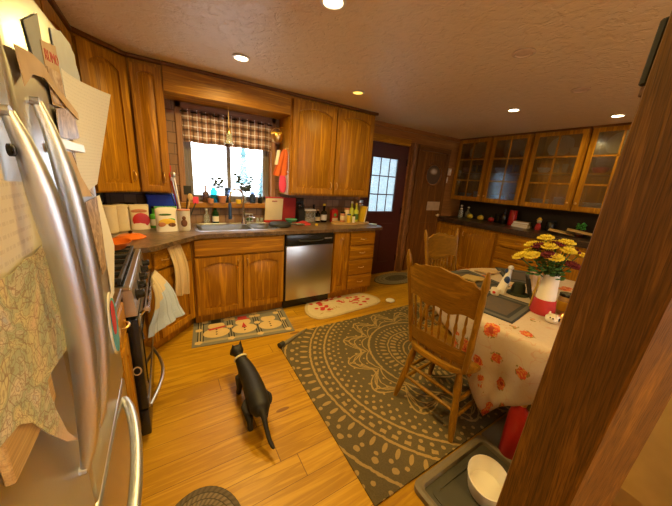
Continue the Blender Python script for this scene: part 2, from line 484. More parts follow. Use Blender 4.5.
def part(name, b, m, parent, label=None, smooth=35.):
    """a part modelled in room coordinates, hung under its thing"""
    o = b.build(name, m, parent, smooth); o.data.transform(wmat(parent).inverted())
    if label: o['label'] = label
    return o
def solo(name, b, m, label, cat, group=None, origin=None, smooth=35.):
    """a thing of one mesh modelled in room coordinates; its origin goes to its base"""
    o = b.build(name, m, None, smooth); v = [x.co for x in o.data.vertices]
    if origin is None: origin = (sum((min(p[i] for p in v) + max(p[i] for p in v)) / 2 for i in [0]), (min(p[1] for p in v) + max(p[1] for p in v)) / 2, min(p[2] for p in v))
    o.data.transform(Matrix.Translation(Vector(origin)).inverted()); o.location = origin
    return tag(o, label, cat, group)

# ---------------------------------------------------------------- the room
YW, XL, XR, ZC, YR = 3.294, -.78, 4.835, 2.302, -3.0
struct('floor', B().box((XL - .12, YR - .12, -.08), (XR + .12, YW + .12, 0)), M['floor'])
struct('ceiling', B().box((XL - .12, YR - .12, ZC), (XR + .12, YW + .12, ZC + .1)), M['ceiling'])
struct('wall_left', B().box((XL - .12, YR - .12, 0), (XL, YW + .12, ZC)), M['panelY'])
struct('wall_right', B().box((XR, YR - .12, 0), (XR + .12, YW + .12, ZC)), M['panelY'])
WX0, WX1, WZ0, WZ1 = .2, 1.09, 1.14, 2.02
DX0, DX1, DZ = 2.44, 3.315, 2.04
b = B()
for a, c in (((XL - .12, 0), (WX0, ZC)), ((WX0, 0), (WX1, WZ0)), ((WX0, WZ1), (WX1, ZC)), ((WX1, 0), (DX0, ZC)), ((DX0, DZ), (DX1, ZC)), ((DX1, 0), (XR + .12, ZC))):
    b.box((a[0], YW, a[1]), (c[0], YW + .12, c[1]))
struct('wall_back', b, M['panel'])
b = B()   # the wall behind the photographer, with a window
for a, c in (((XL - .12, 0), (.9, ZC)), ((.9, 0), (2.9, .8)), ((.9, 2.05), (2.9, ZC)), ((2.9, 0), (XR + .12, ZC))):
    b.box((a[0], YR - .12, a[1]), (c[0], YR, c[1]))
struct('wall_rear', b, M['panel'])
b = B()
for a, c in (((.9, .8), (2.9, .86)), ((.9, 1.99), (2.9, 2.05)), ((.9, .86), (.96, 1.99)), ((2.84, .86), (2.9, 1.99)), ((1.87, .86), (1.93, 1.99))):
    b.box((a[0], YR - .08, a[1]), (c[0], YR - .04, c[1]))
w2 = struct('window_2', b, M['casing'])
part('pane', B().box((.96, YR - .062, .86), (2.84, YR - .056, 1.99)), M['glass'], w2)
# outside the window
struct('ground_snow', B().box((-25, YW + .3, -.5), (30, 45, -.4)), M['snow'])
for i, (x, y, h) in enumerate(((5.75, 19., 2.5), (.2, 34, 5.), (9.5, 40, 6.))):
    t = thing('conifer', ('dark conifer outside behind the sash on the right of the window', 'far blurred conifer outside behind the left sash', 'far conifer in the snow behind the other trees')[i], 'tree', (x, y, -.4), 0, None)
    b = B()
    for k in range(7):
        z = h * (.1 + .125 * k); r = h * .21 * (1 - k / 7.6)
        b.lathe([(r * .3, z + .02), (r, z), (r * .45, z + h * .11), (.02, z + h * .2)], (0, 0, 0), 13)
    b.build('foliage', M['conifer'], t); B().lathe([(.1, 0), (.06, h * .4)], seg=8).build('trunk', M['log'], t)

# window over the sink
b = B(); y0, y1 = YW + .05, YW + .09
for a, c in (((WX0, WZ0), (WX0 + .035, WZ1)), ((WX1 - .035, WZ0), (WX1, WZ1)), ((WX0, WZ0), (WX1, WZ0 + .035)), ((WX0, WZ1 - .035), (WX1, WZ1))):
    b.box((a[0], y0, a[1]), (c[0], y1, c[1]), .004)
m_sash = plain('grey_sash', (.17, .15, .14), .5)
w1 = struct('window_1', b, m_sash)
b = B()
for x0, x1, yy in ((WX0 + .035, .655, y0 + .012), (.615, WX1 - .035, y0 - .008)):
    for a, c in (((x0, WZ0 + .035), (x0 + .04, WZ1 - .035)), ((x1 - .04, WZ0 + .035), (x1, WZ1 - .035)), ((x0, WZ0 + .035), (x1, WZ0 + .07)), ((x0, WZ1 - .07), (x1, WZ1 - .035))):
        b.box((a[0], yy, a[1]), (c[0], yy + .022, c[1]), .003)
part('window_sash', b, m_sash, w1)
for x0, x1, yy in ((WX0 + .07, .62, y0 + .02), (.65, WX1 - .07, y0)):
    part('pane', B().box((x0, yy, WZ0 + .065), (x1, yy + .004, WZ1 - .065)), M['glass'], w1)
b = B()
struct('trim_1', B().box((WX0 - .055, YW - .03, WZ0), (WX0 - .002, YW - .001, 2.088), .004), M['casing'])
struct('trim_14', B().box((WX1 + .002, YW - .03, WZ0), (WX1 + .055, YW - .001, 2.088), .004), M['casing'])
struct('trim_2', B().box((WX0 - .055, YW - .03, WZ1 + .01), (WX1 + .055, YW - .001, 2.088), .004), M['casingX'])
struct('trim_3', B().box((WX0 - .07, YW - .085, 1.085), (WX1 + .07, YW + .05, 1.138), .005), M['oakX'])   # sill ledge
# soffit over the window
SX0, SX1 = .062, 1.192
struct('trim_4', B().box((SX0, 2.955, 2.088), (SX1, YW - .001, ZC - .001), .002), M['oakX'])
struct('trim_5', B().box((SX0, 2.93, ZC - .028), (SX1, 2.955, ZC - .001), .004), M['darkX'])
# tile around the window and above the counters
b = B(); T0, T1 = YW - .012, YW - .001
b.box((XL + .002, T0, .914), (WX0 - .07, T1, 1.245)); b.box((WX1 + .07, T0, .914), (2.4, T1, 1.262)); b.box((WX0 - .07, T0, .914), (WX1 + .07, T1, 1.084))
b.box((.064, T0, 1.246), (WX0 - .056, T1, 2.087)); b.box((WX1 + .056, T0, 1.263), (1.192, T1, 2.087))
struct('trim_6', b, M['tile'])
struct('trim_7', B().box((XL + .001, 1.25, .914), (XL + .012, YW - .014, 1.245)), M['tile'])
struct('trim_8', B().box((XR - .012, .2, .955), (XR - .001, YW - .001, 1.27)), plain('dark_backsplash', (.022, .013, .008), .5))

# exterior door
b = B(); fy0, fy1 = YW + .01, YW + .055
gx0, gx1, gz0, gz1 = 2.605, 3.12, 1.03, 1.84
for a, c in (((DX0 + .001, .001), (gx0, DZ - .001)), ((gx1, .001), (DX1 - .001, DZ - .001)), ((gx0, .001), (gx1, gz0)), ((gx0, gz1), (gx1, DZ - .001))):
    b.box((a[0], fy0, a[1]), (c[0], fy1, c[1]))
for q in ((2.6, 2.84), (2.9, 3.14)): b.box((q[0], fy0 - .008, .2), (q[1], fy0, .85), .006)
d1 = struct('door_1', b, M['maroon'])
b = B()
for a, c in (((gx0 - .02, gz0 - .02), (gx1 + .02, gz0 + .012)), ((gx0 - .02, gz1 - .012), (gx1 + .02, gz1 + .02)), ((gx0 - .02, gz0), (gx0 + .012, gz1)), ((gx1 - .012, gz0), (gx1 + .02, gz1))):
    b.box((a[0], fy0 - .012, a[1]), (c[0], fy0 - .001, c[1]), .003)
for k in (1, 2):
    x = lerp(gx0, gx1, k / 3); z = lerp(gz0, gz1, k / 3)
    b.box((x - .006, fy0 - .006, gz0), (x + .006, fy0 + .004, gz1)); b.box((gx0, fy0 - .006, z - .008), (gx1, fy0 + .004, z + .008))
part('glazing_bars', b, M['maroon'], d1)
part('door_glass', B().box((gx0, fy0 + .012, gz0), (gx1, fy0 + .016, gz1)), M['glass'], d1)
o = part('sheer_curtain', B().sheet(lambda u, v: (lerp(gx0 + .002, gx1 - .002, u), fy0 + .028 + .006 * math.sin(u * 75), lerp(gz0 + .002, gz1 - .002, v)), 90, 3, .0015), M['sheer'], d1, 'pale blue sheer lace')
part('door_knob', B().lathe([(.012, 0), (.012, .03), (.03, .035), (.032, .055), (.015, .068)], seg=14, M_=frame((2.5, fy0, .95), (1, 0, 0), (0, -1, 0))), M['brass'], d1)
b = B()
for z in (.25, 1.05, 1.8): b.tube([(DX1 - .014, fy0 - .004, z - .05), (DX1 - .014, fy0 - .004, z + .05)], .009, 8)
part('hinge', b, M['black'], d1)
b = B(); b.box((DX0 - .02, YW - .022, DZ), (DX1 + .0, YW - .001, DZ + .1), .004)
struct('trim_9', b, M['oakX'])
# rough log slab between the two doors
def slab(x0, x1, z0, z1, amp, seed):
    rr = random.Random(seed); pts = []
    b = B(); rs = []
    for k in range(15):
        z = lerp(z0, z1, k / 14); w = rr.uniform(-amp, amp); v = rr.uniform(-amp, amp); d = rr.uniform(0, amp)
        rs.append([(x0 + w, YW - .001, z), (x0 + w + .02, YW - .045 - d, z), ((x0 + x1) / 2, YW - .06 - d, z), (x1 + v - .02, YW - .045 - d, z), (x1 + v, YW - .001, z)])
    return b.rings(rs)
struct('trim_10', slab(DX1 + .02, DX1 + .16, .0, 2.1, .012, 4), M['log'])
# interior door with an oval plaque
b = B(); X0, X1 = 3.57, 4.2
b.box((X0, YW - .03, .01), (X1, YW - .001, 2.0))
for q in ((X0 + .09, .15, X1 - .09, .85), (X0 + .09, .98, X1 - .09, 1.9)): b.box((q[0], YW - .036, q[1]), (q[2], YW - .03, q[3]), .004)
d2 = struct('door_2', b, M['darkZ'])
part('door_knob', B().lathe([(.012, 0), (.012, .03), (.028, .035), (.03, .052), (.014, .064)], seg=14, M_=frame((4.14, YW - .03, .98), (1, 0, 0), (0, -1, 0))), M['brass'], d2)
struct('trim_11', B().box((X0 - .075, YW - .035, 0), (X0 - .005, YW - .001, 2.02), .004), M['darkZ'])
struct('trim_15', B().box((X1 + .005, YW - .035, 0), (X1 + .075, YW - .001, 2.02), .004), M['darkZ'])
struct('trim_12', B().box((X0 - .075, YW - .04, 2.02), (X1 + .075, YW - .001, 2.1), .004), M['darkX'])
struct('trim_13', B().box((2.345, YW - .03, ZC - .06), (4.49, YW - .001, ZC - .001), .004), M['panel'])
# skirting of the stretch of wall that shows
struct('baseboard_back', B().box((4.28, YW - .02, 0), (XR, YW - .001, .09)), M['darkX'])
struct('baseboard_right', B().box((XR - .02, YR, 0), (XR - .001, .2, .09)), M['darkY'])

t = thing('oval_plaque', 'oval framed landscape plaque hung on the brown interior door', 'picture', (3.9, YW - .036, 1.66))
b = B(); F = frame((3.9, YW - .037, 1.66), (1, 0, 0), (0, -1, 0))
b.rings([[( (.205 - q) * math.cos(a), (.19 - q) * math.sin(a), h) for a in [2 * PI * k / 36 for k in range(36)]] for q, h in ((0, 0), (0, .016), (.02, .024), (.035, .012), (.035, .002))], M_=F)
part('frame', b, M['darkX'], t)
mm = Mat('plaque_picture', .4); x, y, z = mm.xyz(); f = mm.noise(mm.scaled((1, 1, 1), rnd=False), 9., 5, .3)
mm.base(mm.ramp((x * x * 30. + (z - .055) * (z - .055) * 90.) * 1.6 + f * .5, [(.25, (.62, .55, .45)), (.45, (.4, .3, .18)), (.62, (.16, .1, .05)), (.9, (.08, .05, .03))]))
part('picture', B().rings([[(.172 * math.cos(a), .157 * math.sin(a), h) for a in [2 * PI * k / 36 for k in range(36)]] for h in (.003, .007)], M_=F), mm.m, t)
solo('paper_sheet', B().box((3.86, YW - .041, 1.065), (4.185, YW - .0375, 1.215)), M['tanpaper'], 'blank tan paper sheet pinned to the brown interior door below the plaque', 'paper')
t = thing('thermostat', 'small beige wall plate beside the glass-front cabinets', 'thermostat', (4.35, YW - .001, 1.7))
part('body', B().box((4.31, YW - .025, 1.68), (4.385, YW - .001, 1.8), .005), M['cream'], t); part('dial', B().lathe([(.018, 0), (.014, .01)], seg=12, M_=frame((4.347, YW - .025, 1.76), (1, 0, 0), (0, -1, 0))), M['white'], t)
t = thing('light_switch', 'small pale switch plate under the thermostat', 'switch', (4.3, YW - .001, 1.56))
part('plate', B().box((4.27, YW - .008, 1.55), (4.34, YW - .001, 1.65), .003), M['cream'], t); part('toggle', B().box((4.3, YW - .02, 1.59), (4.31, YW - .008, 1.61)), M['white'], t)

# ---------------------------------------------------------------- cabinets
def rect(x0, y0, x1, y1): return [(x0, y0), (x1, y0), (x1, y1), (x0, y1)]
def arch_poly(x0, y0, x1, y1, rise, n=14):
    p = [(x0, y0), (x1, y0)]
    for k in range(n + 1):
        t = 1 - k / n; s = 1 - (2 * t - 1) ** 2
        p.append((lerp(x0, x1, t), y1 - rise + rise * s))
    return p
def panel_door(F, w, h, rise=.045, st=.06):
    b = B(); rl = st
    b.prism(rect(.001, .001, w - .001, h - .001), -.012, .005, F)
    for q in ((0, 0, st, h), (w - st, 0, w, h), (st, 0, w - st, rl)): b.prism(rect(*q), .004, .02, F)
    if rise > 0:
        n = 14; low = [(lerp(st, w - st, k / n), h - rl - rise + rise * (1 - (2 * k / n - 1) ** 2)) for k in range(n + 1)]
        for k in range(n):
            b.prism([low[k], low[k + 1], (low[k + 1][0], h), (low[k][0], h)], .004, .02, F)
    else: b.prism(rect(st, h - rl, w - st, h), .004, .02, F)
    g = .009
    o1 = arch_poly(st + g, rl + g, w - st - g, h - rl - g, rise) if rise else rect(st + g, rl + g, w - st - g, h - rl - g)
    o2 = arch_poly(st + g + .03, rl + g + .03, w - st - g - .03, h - rl - g - .03, rise) if rise else rect(st + g + .03, rl + g + .03, w - st - g - .03, h - rl - g - .03)
    b.prism(o1, .005, .019, F, o2)
    return b
def slab_front(F, w, h): return B().box((0, 0, -.012), (w, h, .02), .006, F)
def pull(F, a, b_, vertical=True, L=.075):
    d = (0, L / 2) if vertical else (L / 2, 0); pts = []
    for k in range(9):
        t = -1 + k / 4; pts.append((a + d[0] * t, b_ + d[1] * t, .02 + .022 * (1 - t * t) ** .5))
    q = B().tube(pts, [.004, .0045, .005, .006, .0065, .006, .005, .0045, .004], 8, F)
    for s in (-1, 1): q.ell((a + d[0] * s, b_ + d[1] * s, .022), (.009, .009, .004), 10, 6, F)
    return q
def knob(F, a, b_): return B().lathe([(.006, .02), (.006, .03), (.014, .034), (.015, .042), (.007, .047)], (a, b_, 0), 12, F)
def carcass(F, w, d, z0, z1, toe=True):
    b = B(); b.prism(rect(.0005, z0, w - .0005, z1), -d, -.0125, F)
    if toe: b.prism(rect(.0005, .001, w - .0005, z0), -d, -.06, F)
    return b
def loc_of(F, w): 
    v = F @ Vector((w / 2, 0, -.3)); return (v.x, v.y, 0)

def base_cabinet(label, F, w, doors=(), drawers=(), false_front=None, d=.6, wa='X', handle='pull', z1=.876, hollow=False):
    t = thing('base_cabinet', label, 'cabinet', loc_of(F, w))
    if hollow:
        b = B(); e = .018
        for q in ((.0005, .1, e, z1), (w - e, .1, w - .0005, z1)): b.prism(rect(*q), -d, -.0125, F)
        b.prism(rect(e, .1, w - e, .118), -d, -.0125, F); b.prism(rect(e, .118, w - e, z1), -.03, -.0125, F); b.prism(rect(e, .118, w - e, z1), -d, -d + .01, F); b.prism(rect(.0005, .001, w - .0005, .1), -d, -.06, F)
    else: b = carcass(F, w, d, .1, z1)
    part('body', b, M['oakZ'], t)
    for (a, bb, dw, dh, kx, kz) in doors:
        G = F @ Matrix.Translation((a, bb, .001)); dd = part('door', panel_door(G, dw, dh, .04, .055), M['oakZ'], t)
        if kx is not None: part('handle', pull(G, kx, kz) if handle == 'pull' else knob(G, kx, kz), M['brass'], dd)
    for (a, bb, dw, dh) in drawers:
        G = F @ Matrix.Translation((a, bb, .001)); dd = part('drawer', slab_front(G, dw, dh), M['oak' + wa], t)
        part('handle', pull(G, dw / 2, dh / 2, False), M['brass'], dd)
    if false_front:
        a, bb, dw, dh = false_front; part('false_drawer_front', slab_front(F @ Matrix.Translation((a, bb, .001)), dw, dh), M['oak' + wa], t)
    return t

YF = 2.684
FB = lambda x: frame((x, YF, 0), (1, 0, 0), (0, -1, 0))
base_cabinet('oak sink cabinet with two arched doors under the window', FB(.168), .882, doors=((.02, .12, .415, .57, .375, .49), (.447, .12, .415, .57, .04, .49)), false_front=(.02, .705, .842, .155), hollow=True)
base_cabinet('narrow oak cabinet with one tall door next to the dishwasher', FB(1.652), .225, doors=((.012, .13, .2, .73, .1, .665),), handle='knob')
base_cabinet('oak drawer cabinet with four drawers at the counter end', FB(1.877), .412, drawers=((.02, .7, .372, .155), (.02, .515, .372, .17), (.02, .315, .372, .185), (.02, .125, .372, .175)))
# diagonal corner base
DU = Vector((.305, .324, 0)).normalized(); DN = Vector((DU.y, -DU.x, 0))
FD = frame((-.138, 2.36, 0), DU, DN)
t = thing('base_cabinet', 'angled oak corner cabinet with drawer and door holding the tan towel', 'cabinet', (-.3, 2.8, 0))
fp = [(-.138 - .0092, 2.36), (-.138 - .0092, 2.3688), (.166 - .0005, 2.7), (.166, YW - .014), (XL + .014, YW - .014), (XL + .014, 2.36)]
fp2 = [(-.19, 2.40), (.13, 2.74), (.166, YW - .014), (XL + .014, YW - .014), (XL + .014, 2.40)]
b = B().prism(fp, .1, .876); b.prism(fp2, .001, .1); part('body', b, M['oakZ'], t)
dd = part('drawer', slab_front(FD @ Matrix.Translation((.035, .705, .001)), .375, .15), M['oakX'], t)
part('handle', pull(FD @ Matrix.Translation((.035, .705, .001)), .1, .07, False), M['brass'], dd)
dd = part('door', panel_door(FD @ Matrix.Translation((.035, .125, .001)), .375, .565, .04, .055), M['oakZ'], t)
part('handle', knob(FD @ Matrix.Translation((.035, .125, .001)), .035, .49), M['brass'], dd)
# filler between fridge and stove
FS = lambda y: frame((-.22, y, 0), (0, 1, 0), (1, 0, 0))
base_cabinet('slim oak base cabinet squeezed between refrigerator and stove', FS(1.262), .232, doors=((.012, .13, .208, .56, None, None),), drawers=((.012, .71, .208, .145),), d=.55, wa='Y')
solo('worktop', B().box((XL + .014, 1.262, .876), (-.2, 1.494, .914), .004), M['counter'], 'short brown counter strip between refrigerator and stove', 'countertop')

# upper cabinets
def wall_cabinet(label, F, w, z0, z1, d, doors, st=.06, rise=.05):
    t = thing('wall_cabinet', label, 'cabinet', (F @ Vector((w / 2, z0, -d / 2))))
    part('body', carcass(F, w, d, z0, z1, False), M['oakZ'], t)
    for (a, bb, dw, dh, kx, kz) in doors:
        G = F @ Matrix.Translation((a, bb, .001)); q = part('door', panel_door(G, dw, dh, rise, st), M['oakZ'], t)
        if kx is not None: part('handle', pull(G, kx, kz), M['brass'], q)
    return t
FU = lambda x: frame((x, 2.96, 0), (1, 0, 0), (0, -1, 0))
UZ1 = ZC - .002
t = wall_cabinet('large two-door oak wall cabinet above the dishwasher', FU(1.194), 1.137, 1.265, UZ1, .332, ((.025, 1.29, .535, .96, .5, .1), (.575, 1.29, .535, .96, .035, .1)))
part('crown', B().box((1.18, 2.925, ZC - .03), (2.345, 2.959, ZC - .003), .004), M['darkX'], t)
t = wall_cabinet('narrow one-door oak wall cabinet left of the window', FU(-.168), .229, 1.248, UZ1, .332, ((.012, 1.262, .205, .98, .17, .12),), .045, .02)
part('crown', B().box((-.168, 2.93, ZC - .03), (.061, 2.959, ZC - .003), .004), M['darkX'], t)
t = thing('wall_cabinet', 'angled oak corner wall cabinet with one arched door', 'cabinet', (-.5, 3., 1.248))
fp = [(-.45 - .001, 2.7), (-.186, 2.964), (-.17, 2.975), (-.17, YW - .014), (XL + .002, YW - .014), (XL + .002, 2.684)]
part('body', B().prism(fp, 1.248, UZ1), M['oakZ'], t)
FDU = frame((-.45, 2.684, 0), (1, 1, 0), (1, -1, 0))
dd = part('door', panel_door(FDU @ Matrix.Translation((.03, 1.262, .001)), .335, .99, .05, .06), M['oakZ'], t)
part('handle', pull(FDU @ Matrix.Translation((.03, 1.262, .001)), .3, .12), M['brass'], dd)
part('crown', B().box((-.01, ZC - .03, .001), (.4, ZC - .003, .022), 0, FDU), M['darkX'], t)
FUL = lambda y: frame((-.45, y, 0), (0, 1, 0), (1, 0, 0))
t = wall_cabinet('dark-side oak wall cabinet above the stove touching the ceiling', FUL(1.5), 1.182, 1.72, UZ1, .328, ((.02, 1.74, .56, .5, .5, .08), (.6, 1.74, .56, .5, .05, .08)), .06, .04)
part('crown', B().box((-.449, 1.5, ZC - .03), (-.425, 2.68, ZC - .003), .004), M['darkY'], t)
t = thing('range_hood', 'steel hood under the wall cabinet over the stove', 'hood', (-.6, 1.88, 1.6))
part('body', B().prism([(XL + .002, 1.6), (-.32, 1.6), (-.32, 1.64), (-.42, 1.718), (XL + .002, 1.718)], 1.502, 2.26, Matrix(((1, 0, 0, 0), (0, 0, 1, 0), (0, 1, 0, 0), (0, 0, 0, 1)))), M['steelY'], t)
part('filter', B().box((-.72, 1.56, 1.592), (-.38, 2.2, 1.5995)), M['black'], t)

# glass-front cabinets on the right wall
XG = 4.5
ORD = ('first glass-front cabinet, nearest the brown door', 'second glass-front cabinet from the brown door', 'third glass-front cabinet from the brown door', 'fourth glass-front cabinet, nearest the big post', 'fifth glass-front cabinet, mostly behind the post')
YS = [3.285, 2.69, 2.1, 1.47, .86, .25]
GZ0 = 1.275
for i in range(5):
    ya, yb = YS[i] - .005, YS[i + 1] + .005; w = ya - yb
    F = frame((XG, ya, 0), (0, -1, 0), (-1, 0, 0))
    t = thing('glass_cabinet', 'oak ' + ORD[i], 'cabinet', (XG + .16, (ya + yb) / 2, GZ0))
    b = B()
    for q in ((.001, GZ0, .019, UZ1), (w - .019, GZ0, w - .001, UZ1), (.019, GZ0, w - .019, GZ0 + .019), (.019, UZ1 - .019, w - .019, UZ1)): b.prism(rect(*q), -.322, 0, F)
    b.prism(rect(.019, GZ0 + .019, w - .019, UZ1 - .019), -.322, -.312, F)
    part('body', b, M['oakZ'], t)
    for zz in (1.75, 1.975):
        part('shelf', B().prism(rect(.0195, zz - .009, w - .0195, zz + .009), -.31, -.03, F), M['oakY'], t)
    G = F @ Matrix.Translation((.012, GZ0 + .012, .001)); dw, dh = w - .024, UZ1 - GZ0 - .03; s = .058; b = B()
    for q in ((0, 0, s, dh), (dw - s, 0, dw, dh), (s, 0, dw - s, s), (s, dh - s, dw - s, dh)): b.prism(rect(*q), 0, .02, G)
    b.prism(rect(dw / 2 - .01, s, dw / 2 + .01, dh - s), .004, .018, G)
    for zz in (1.615, 1.955): b.prism(rect(s, zz - GZ0 - .022, dw - s, zz - GZ0 - .002), .004, .018, G)
    dd = part('door', b, M['oakZ'], t)
    part('pane', B().prism(rect(s - .004, s - .004, dw - s + .004, dh - s + .004), .007, .0095, G), M['cabglass'], dd)
    part('knob', knob(G, s * .5 if i % 2 else dw - s * .5, .09), M['brass'], dd)
    part('crown', B().prism(rect(0, ZC - .028, w, ZC - .003), .001, .03, F), M['darkY'], t)

# right base cabinets
FR = lambda y: frame((4.235, y, 0), (0, -1, 0), (-1, 0, 0))
for lab, y, w, nd in (('brown oak base cabinet in the corner by the interior door', 3.285, .512, 0), ('brown oak base cabinet behind the far dining chair', 2.77, .597, 0), ('brown oak drawer bank behind the flowers', 2.17, .622, 3), ('brown oak base cabinet half hidden by the flower vase', 1.545, .61, 0), ('brown oak base cabinet hidden behind the big post', .932, .61, 0)):
    if nd: base_cabinet(lab, FR(y), w, drawers=((.02, .68, w - .04, .165), (.02, .49, w - .04, .17), (.02, .3, w - .04, .17), (.02, .125, w - .04, .155)), d=.598, wa='Y')
    else: base_cabinet(lab, FR(y), w, doors=((.02, .125, w - .04, .72, .035 if y < 3 else w - .08, .62),), d=.598, wa='Y')
solo('worktop', B().box((4.205, .31, .877), (XR - .002, YW - .002, .955), .006), M['counter_dark'], 'long dark counter along the glass-front cabinets', 'countertop')

# main countertop with a sink cut-out
def counter():
    bm = bmesh.new()
    out = [(XL + .014, 2.268), (-.12, 2.268), (-.09, 2.29), (.19, 2.6), (.24, 2.645), (.3, 2.655), (2.33, 2.655), (2.385, 2.672), (2.405, 2.72), (2.405, YW - .014), (XL + .014, YW - .014)]
    hole = rrect(.245, 2.775, 1.03, 3.195, .05)
    ed = []
    for loop in (out, hole):
        v = [bm.verts.new((x, y, .877)) for x, y in loop]
        ed += [bm.edges.new((v[i], v[(i + 1) % len(v)])) for i in range(len(v))]
    r = bmesh.ops.triangle_fill(bm, use_beauty=True, use_dissolve=False, edges=ed)
    fs = [f for f in r['geom'] if isinstance(f, bmesh.types.BMFace)]
    e = bmesh.ops.extrude_face_region(bm, geom=fs)
    bmesh.ops.translate(bm, vec=(0, 0, .037), verts=[v for v in e['geom'] if isinstance(v, bmesh.types.BMVert)])
    b = B(); b.bm.free(); b.bm = bm; return b
def rrect(x0, y0, x1, y1, r, n=5):
    p = []
    for cx, cy, a in ((x1 - r, y1 - r, 0), (x0 + r, y1 - r, 90), (x0 + r, y0 + r, 180), (x1 - r, y0 + r, 270)):
        for k in range(n + 1):
            t = math.radians(a + 90 * k / n); p.append((cx + r * math.cos(t), cy + r * math.sin(t)))
    return p
solo('worktop', counter(), M['counter'], 'brown stone-look counter wrapping the corner under the window', 'countertop')

# sink
t = thing('sink', 'stainless double-bowl sink set in the counter under the window', 'sink', (.64, 2.98, .76))
def ringz(x0, y0, x1, y1, r, z): return [(x, y, z) for x, y in rrect(x0, y0, x1, y1, r)]
b = B()
b.rings([ringz(.225, 2.755, 1.05, 3.215, .06, .9145), ringz(.225, 2.755, 1.05, 3.215, .06, .918), ringz(.25, 2.78, 1.025, 3.19, .05, .9205), ringz(.252, 2.782, 1.023, 3.188, .05, .9145)], cap=False)
b.box((.745, 2.8, .86), (.765, 3.13, .917)); b.box((.25, 3.12, .9), (1.025, 3.19, .918))
part('rim', b, M['steel'], t)
for x0, x1 in ((.262, .745), (.765, 1.012)):
    b = B()
    b.rings([ringz(x0, 2.79, x1, 3.125, .05, .916), ringz(x0 + .01, 2.8, x1 - .01, 3.115, .05, .76), ringz(x0 + .04, 2.83, x1 - .04, 3.085, .04, .745), ringz(x0 + .1, 2.9, x1 - .1, 3.0, .02, .744), ringz(x0 + .1, 2.9, x1 - .1, 3.0, .02, .74), ringz(x0 + .04, 2.83, x1 - .04, 3.085, .04, .741), ringz(x0 + .006, 2.796, x1 - .006, 3.119, .05, .757), ringz(x0 - .003, 2.787, x1 + .003, 3.128, .05, .915)], cap=False)
    bw = part('bowl', b, M['steel'], t)
    part('drain', B().lathe([(.04, 0), (.04, .004), (.02, .002)], ((x0 + x1) / 2, 2.955, .7445), 16), M['black'], bw)
t = thing('faucet', 'tall chrome gooseneck faucet behind the sink', 'faucet', (.74, 3.16, .918))
part('base', B().lathe([(.032, 0), (.03, .012), (.02, .03), (.016, .06)], (.74, 3.155, .9185), 16), M['chrome'], t)
pts = [(.74, 3.155, .97), (.74, 3.155, 1.2)] + [(.665 + .075 * math.cos(a), 3.155 - .05 * (a / PI), 1.2 + .1 * math.sin(a)) for a in [PI * k / 12 for k in range(1, 13)]] + [(.588, 3.1, 1.13)]
part('spout', B().tube(pts, .011, 10), M['chrome'], t)
part('spray_head', B().lathe([(.014, .03), (.017, .0), (.017, -.1), (.021, -.13), (.018, -.14)], (.587, 3.098, 1.12), 12), M['navy'], t, 'dark blue spray head')
part('lever', B().tube([(.755, 3.145, .99), (.8, 3.12, 1.0), (.85, 3.1, .985)], [.008, .007, .01], 8), M['chrome'], t)

# dishwasher
t = thing('dishwasher', 'stainless dishwasher with black control panel', 'dishwasher', (1.35, 2.95, 0))
part('body', B().box((1.0555, 2.69, .1), (1.6475, 3.27, .874)), M['black'], t)
part('toe_kick', B().box((1.0555, 2.72, .002), (1.6475, 3.2, .1)), M['black'], t)
part('door', B().box((1.062, 2.662, .115), (1.642, 2.69, .742), .006, seg=2), M['steel'], t)
cp = part('control_panel', B().box((1.062, 2.655, .748), (1.642, 2.69, .868), .006, seg=2), M['black'], t)
part('handle', B().tube([(1.2, 2.656, .806), (1.22, 2.64, .8), (1.35, 2.634, .796), (1.48, 2.64, .8), (1.5, 2.656, .806)], .008, 8), M['blackmat'], cp)
b = B()
for k in range(6): b.box((1.52 + k * .017, 2.6525, .81), (1.53 + k * .017, 2.656, .822))
part('button', b, plain('grey_button', (.35, .3, .25), .4), cp)
# ---------------------------------------------------------------- refrigerator and what hangs on it
XF = -.19
t = thing('refrigerator', 'stainless french-door refrigerator covered with papers', 'refrigerator', (-.48, .72, 0))
part('body', B().box((XL + .012, .24, .03), (-.255, 1.2, 1.745), .006), plain('fridge_side', (.12, .115, .11), .45), t)
part('plinth', B().box((XL + .04, .26, .001), (-.27, 1.18, .03)), M['black'], t)
def handle(pts, r, base):
    b = B().tube(pts, r, 16, None, base)
    for p in (pts[0], pts[-1]): b.tube([(XF - .006, p[1], p[2]), (p[0] + .004, p[1], p[2])], r[0] * 1.05, 10)
    return b
def arc_pts(y, z0, z1, xmax, n=18):
    return [(XF + .008 + (xmax - XF - .008) * (max(0, 1 - (2 * k / n - 1) ** 2)) ** .8, y, lerp(z0, z1, k / n)) for k in range(n + 1)]
for y0, y1, yh, za, zb, xm in ((.24, .668, .612, .85, 1.519, -.145), (.674, 1.2, .748, .835, 1.556, -.145)):
    dd = part('door', B().box((-.254, y0, .668), (XF, y1, 1.77), .014, seg=3), M['steel'], t)
    n = 18; rr = [(.0195 if yh < .7 else .017) * (.42 + .58 * min(1, 6.5 * (k / n) * (1 - k / n))) for k in range(n + 1)]
    part('handle', handle(arc_pts(yh, za, zb, xm - .006), rr, .6), M['handle_steel'], dd)
dd = part('freezer_drawer', B().box((-.254, .24, .06), (XF, 1.2, .655), .014, seg=3), M['steelY'], t)
pts = [(XF + .006 + .056 * (max(0, 1 - (2 * k / 16 - 1) ** 2)) ** .8, lerp(.33, 1.1, k / 16), .615) for k in range(17)]
part('handle', handle(pts, [.014] + [.0155] * 15 + [.014], 1.), M['handle_steel'], dd)

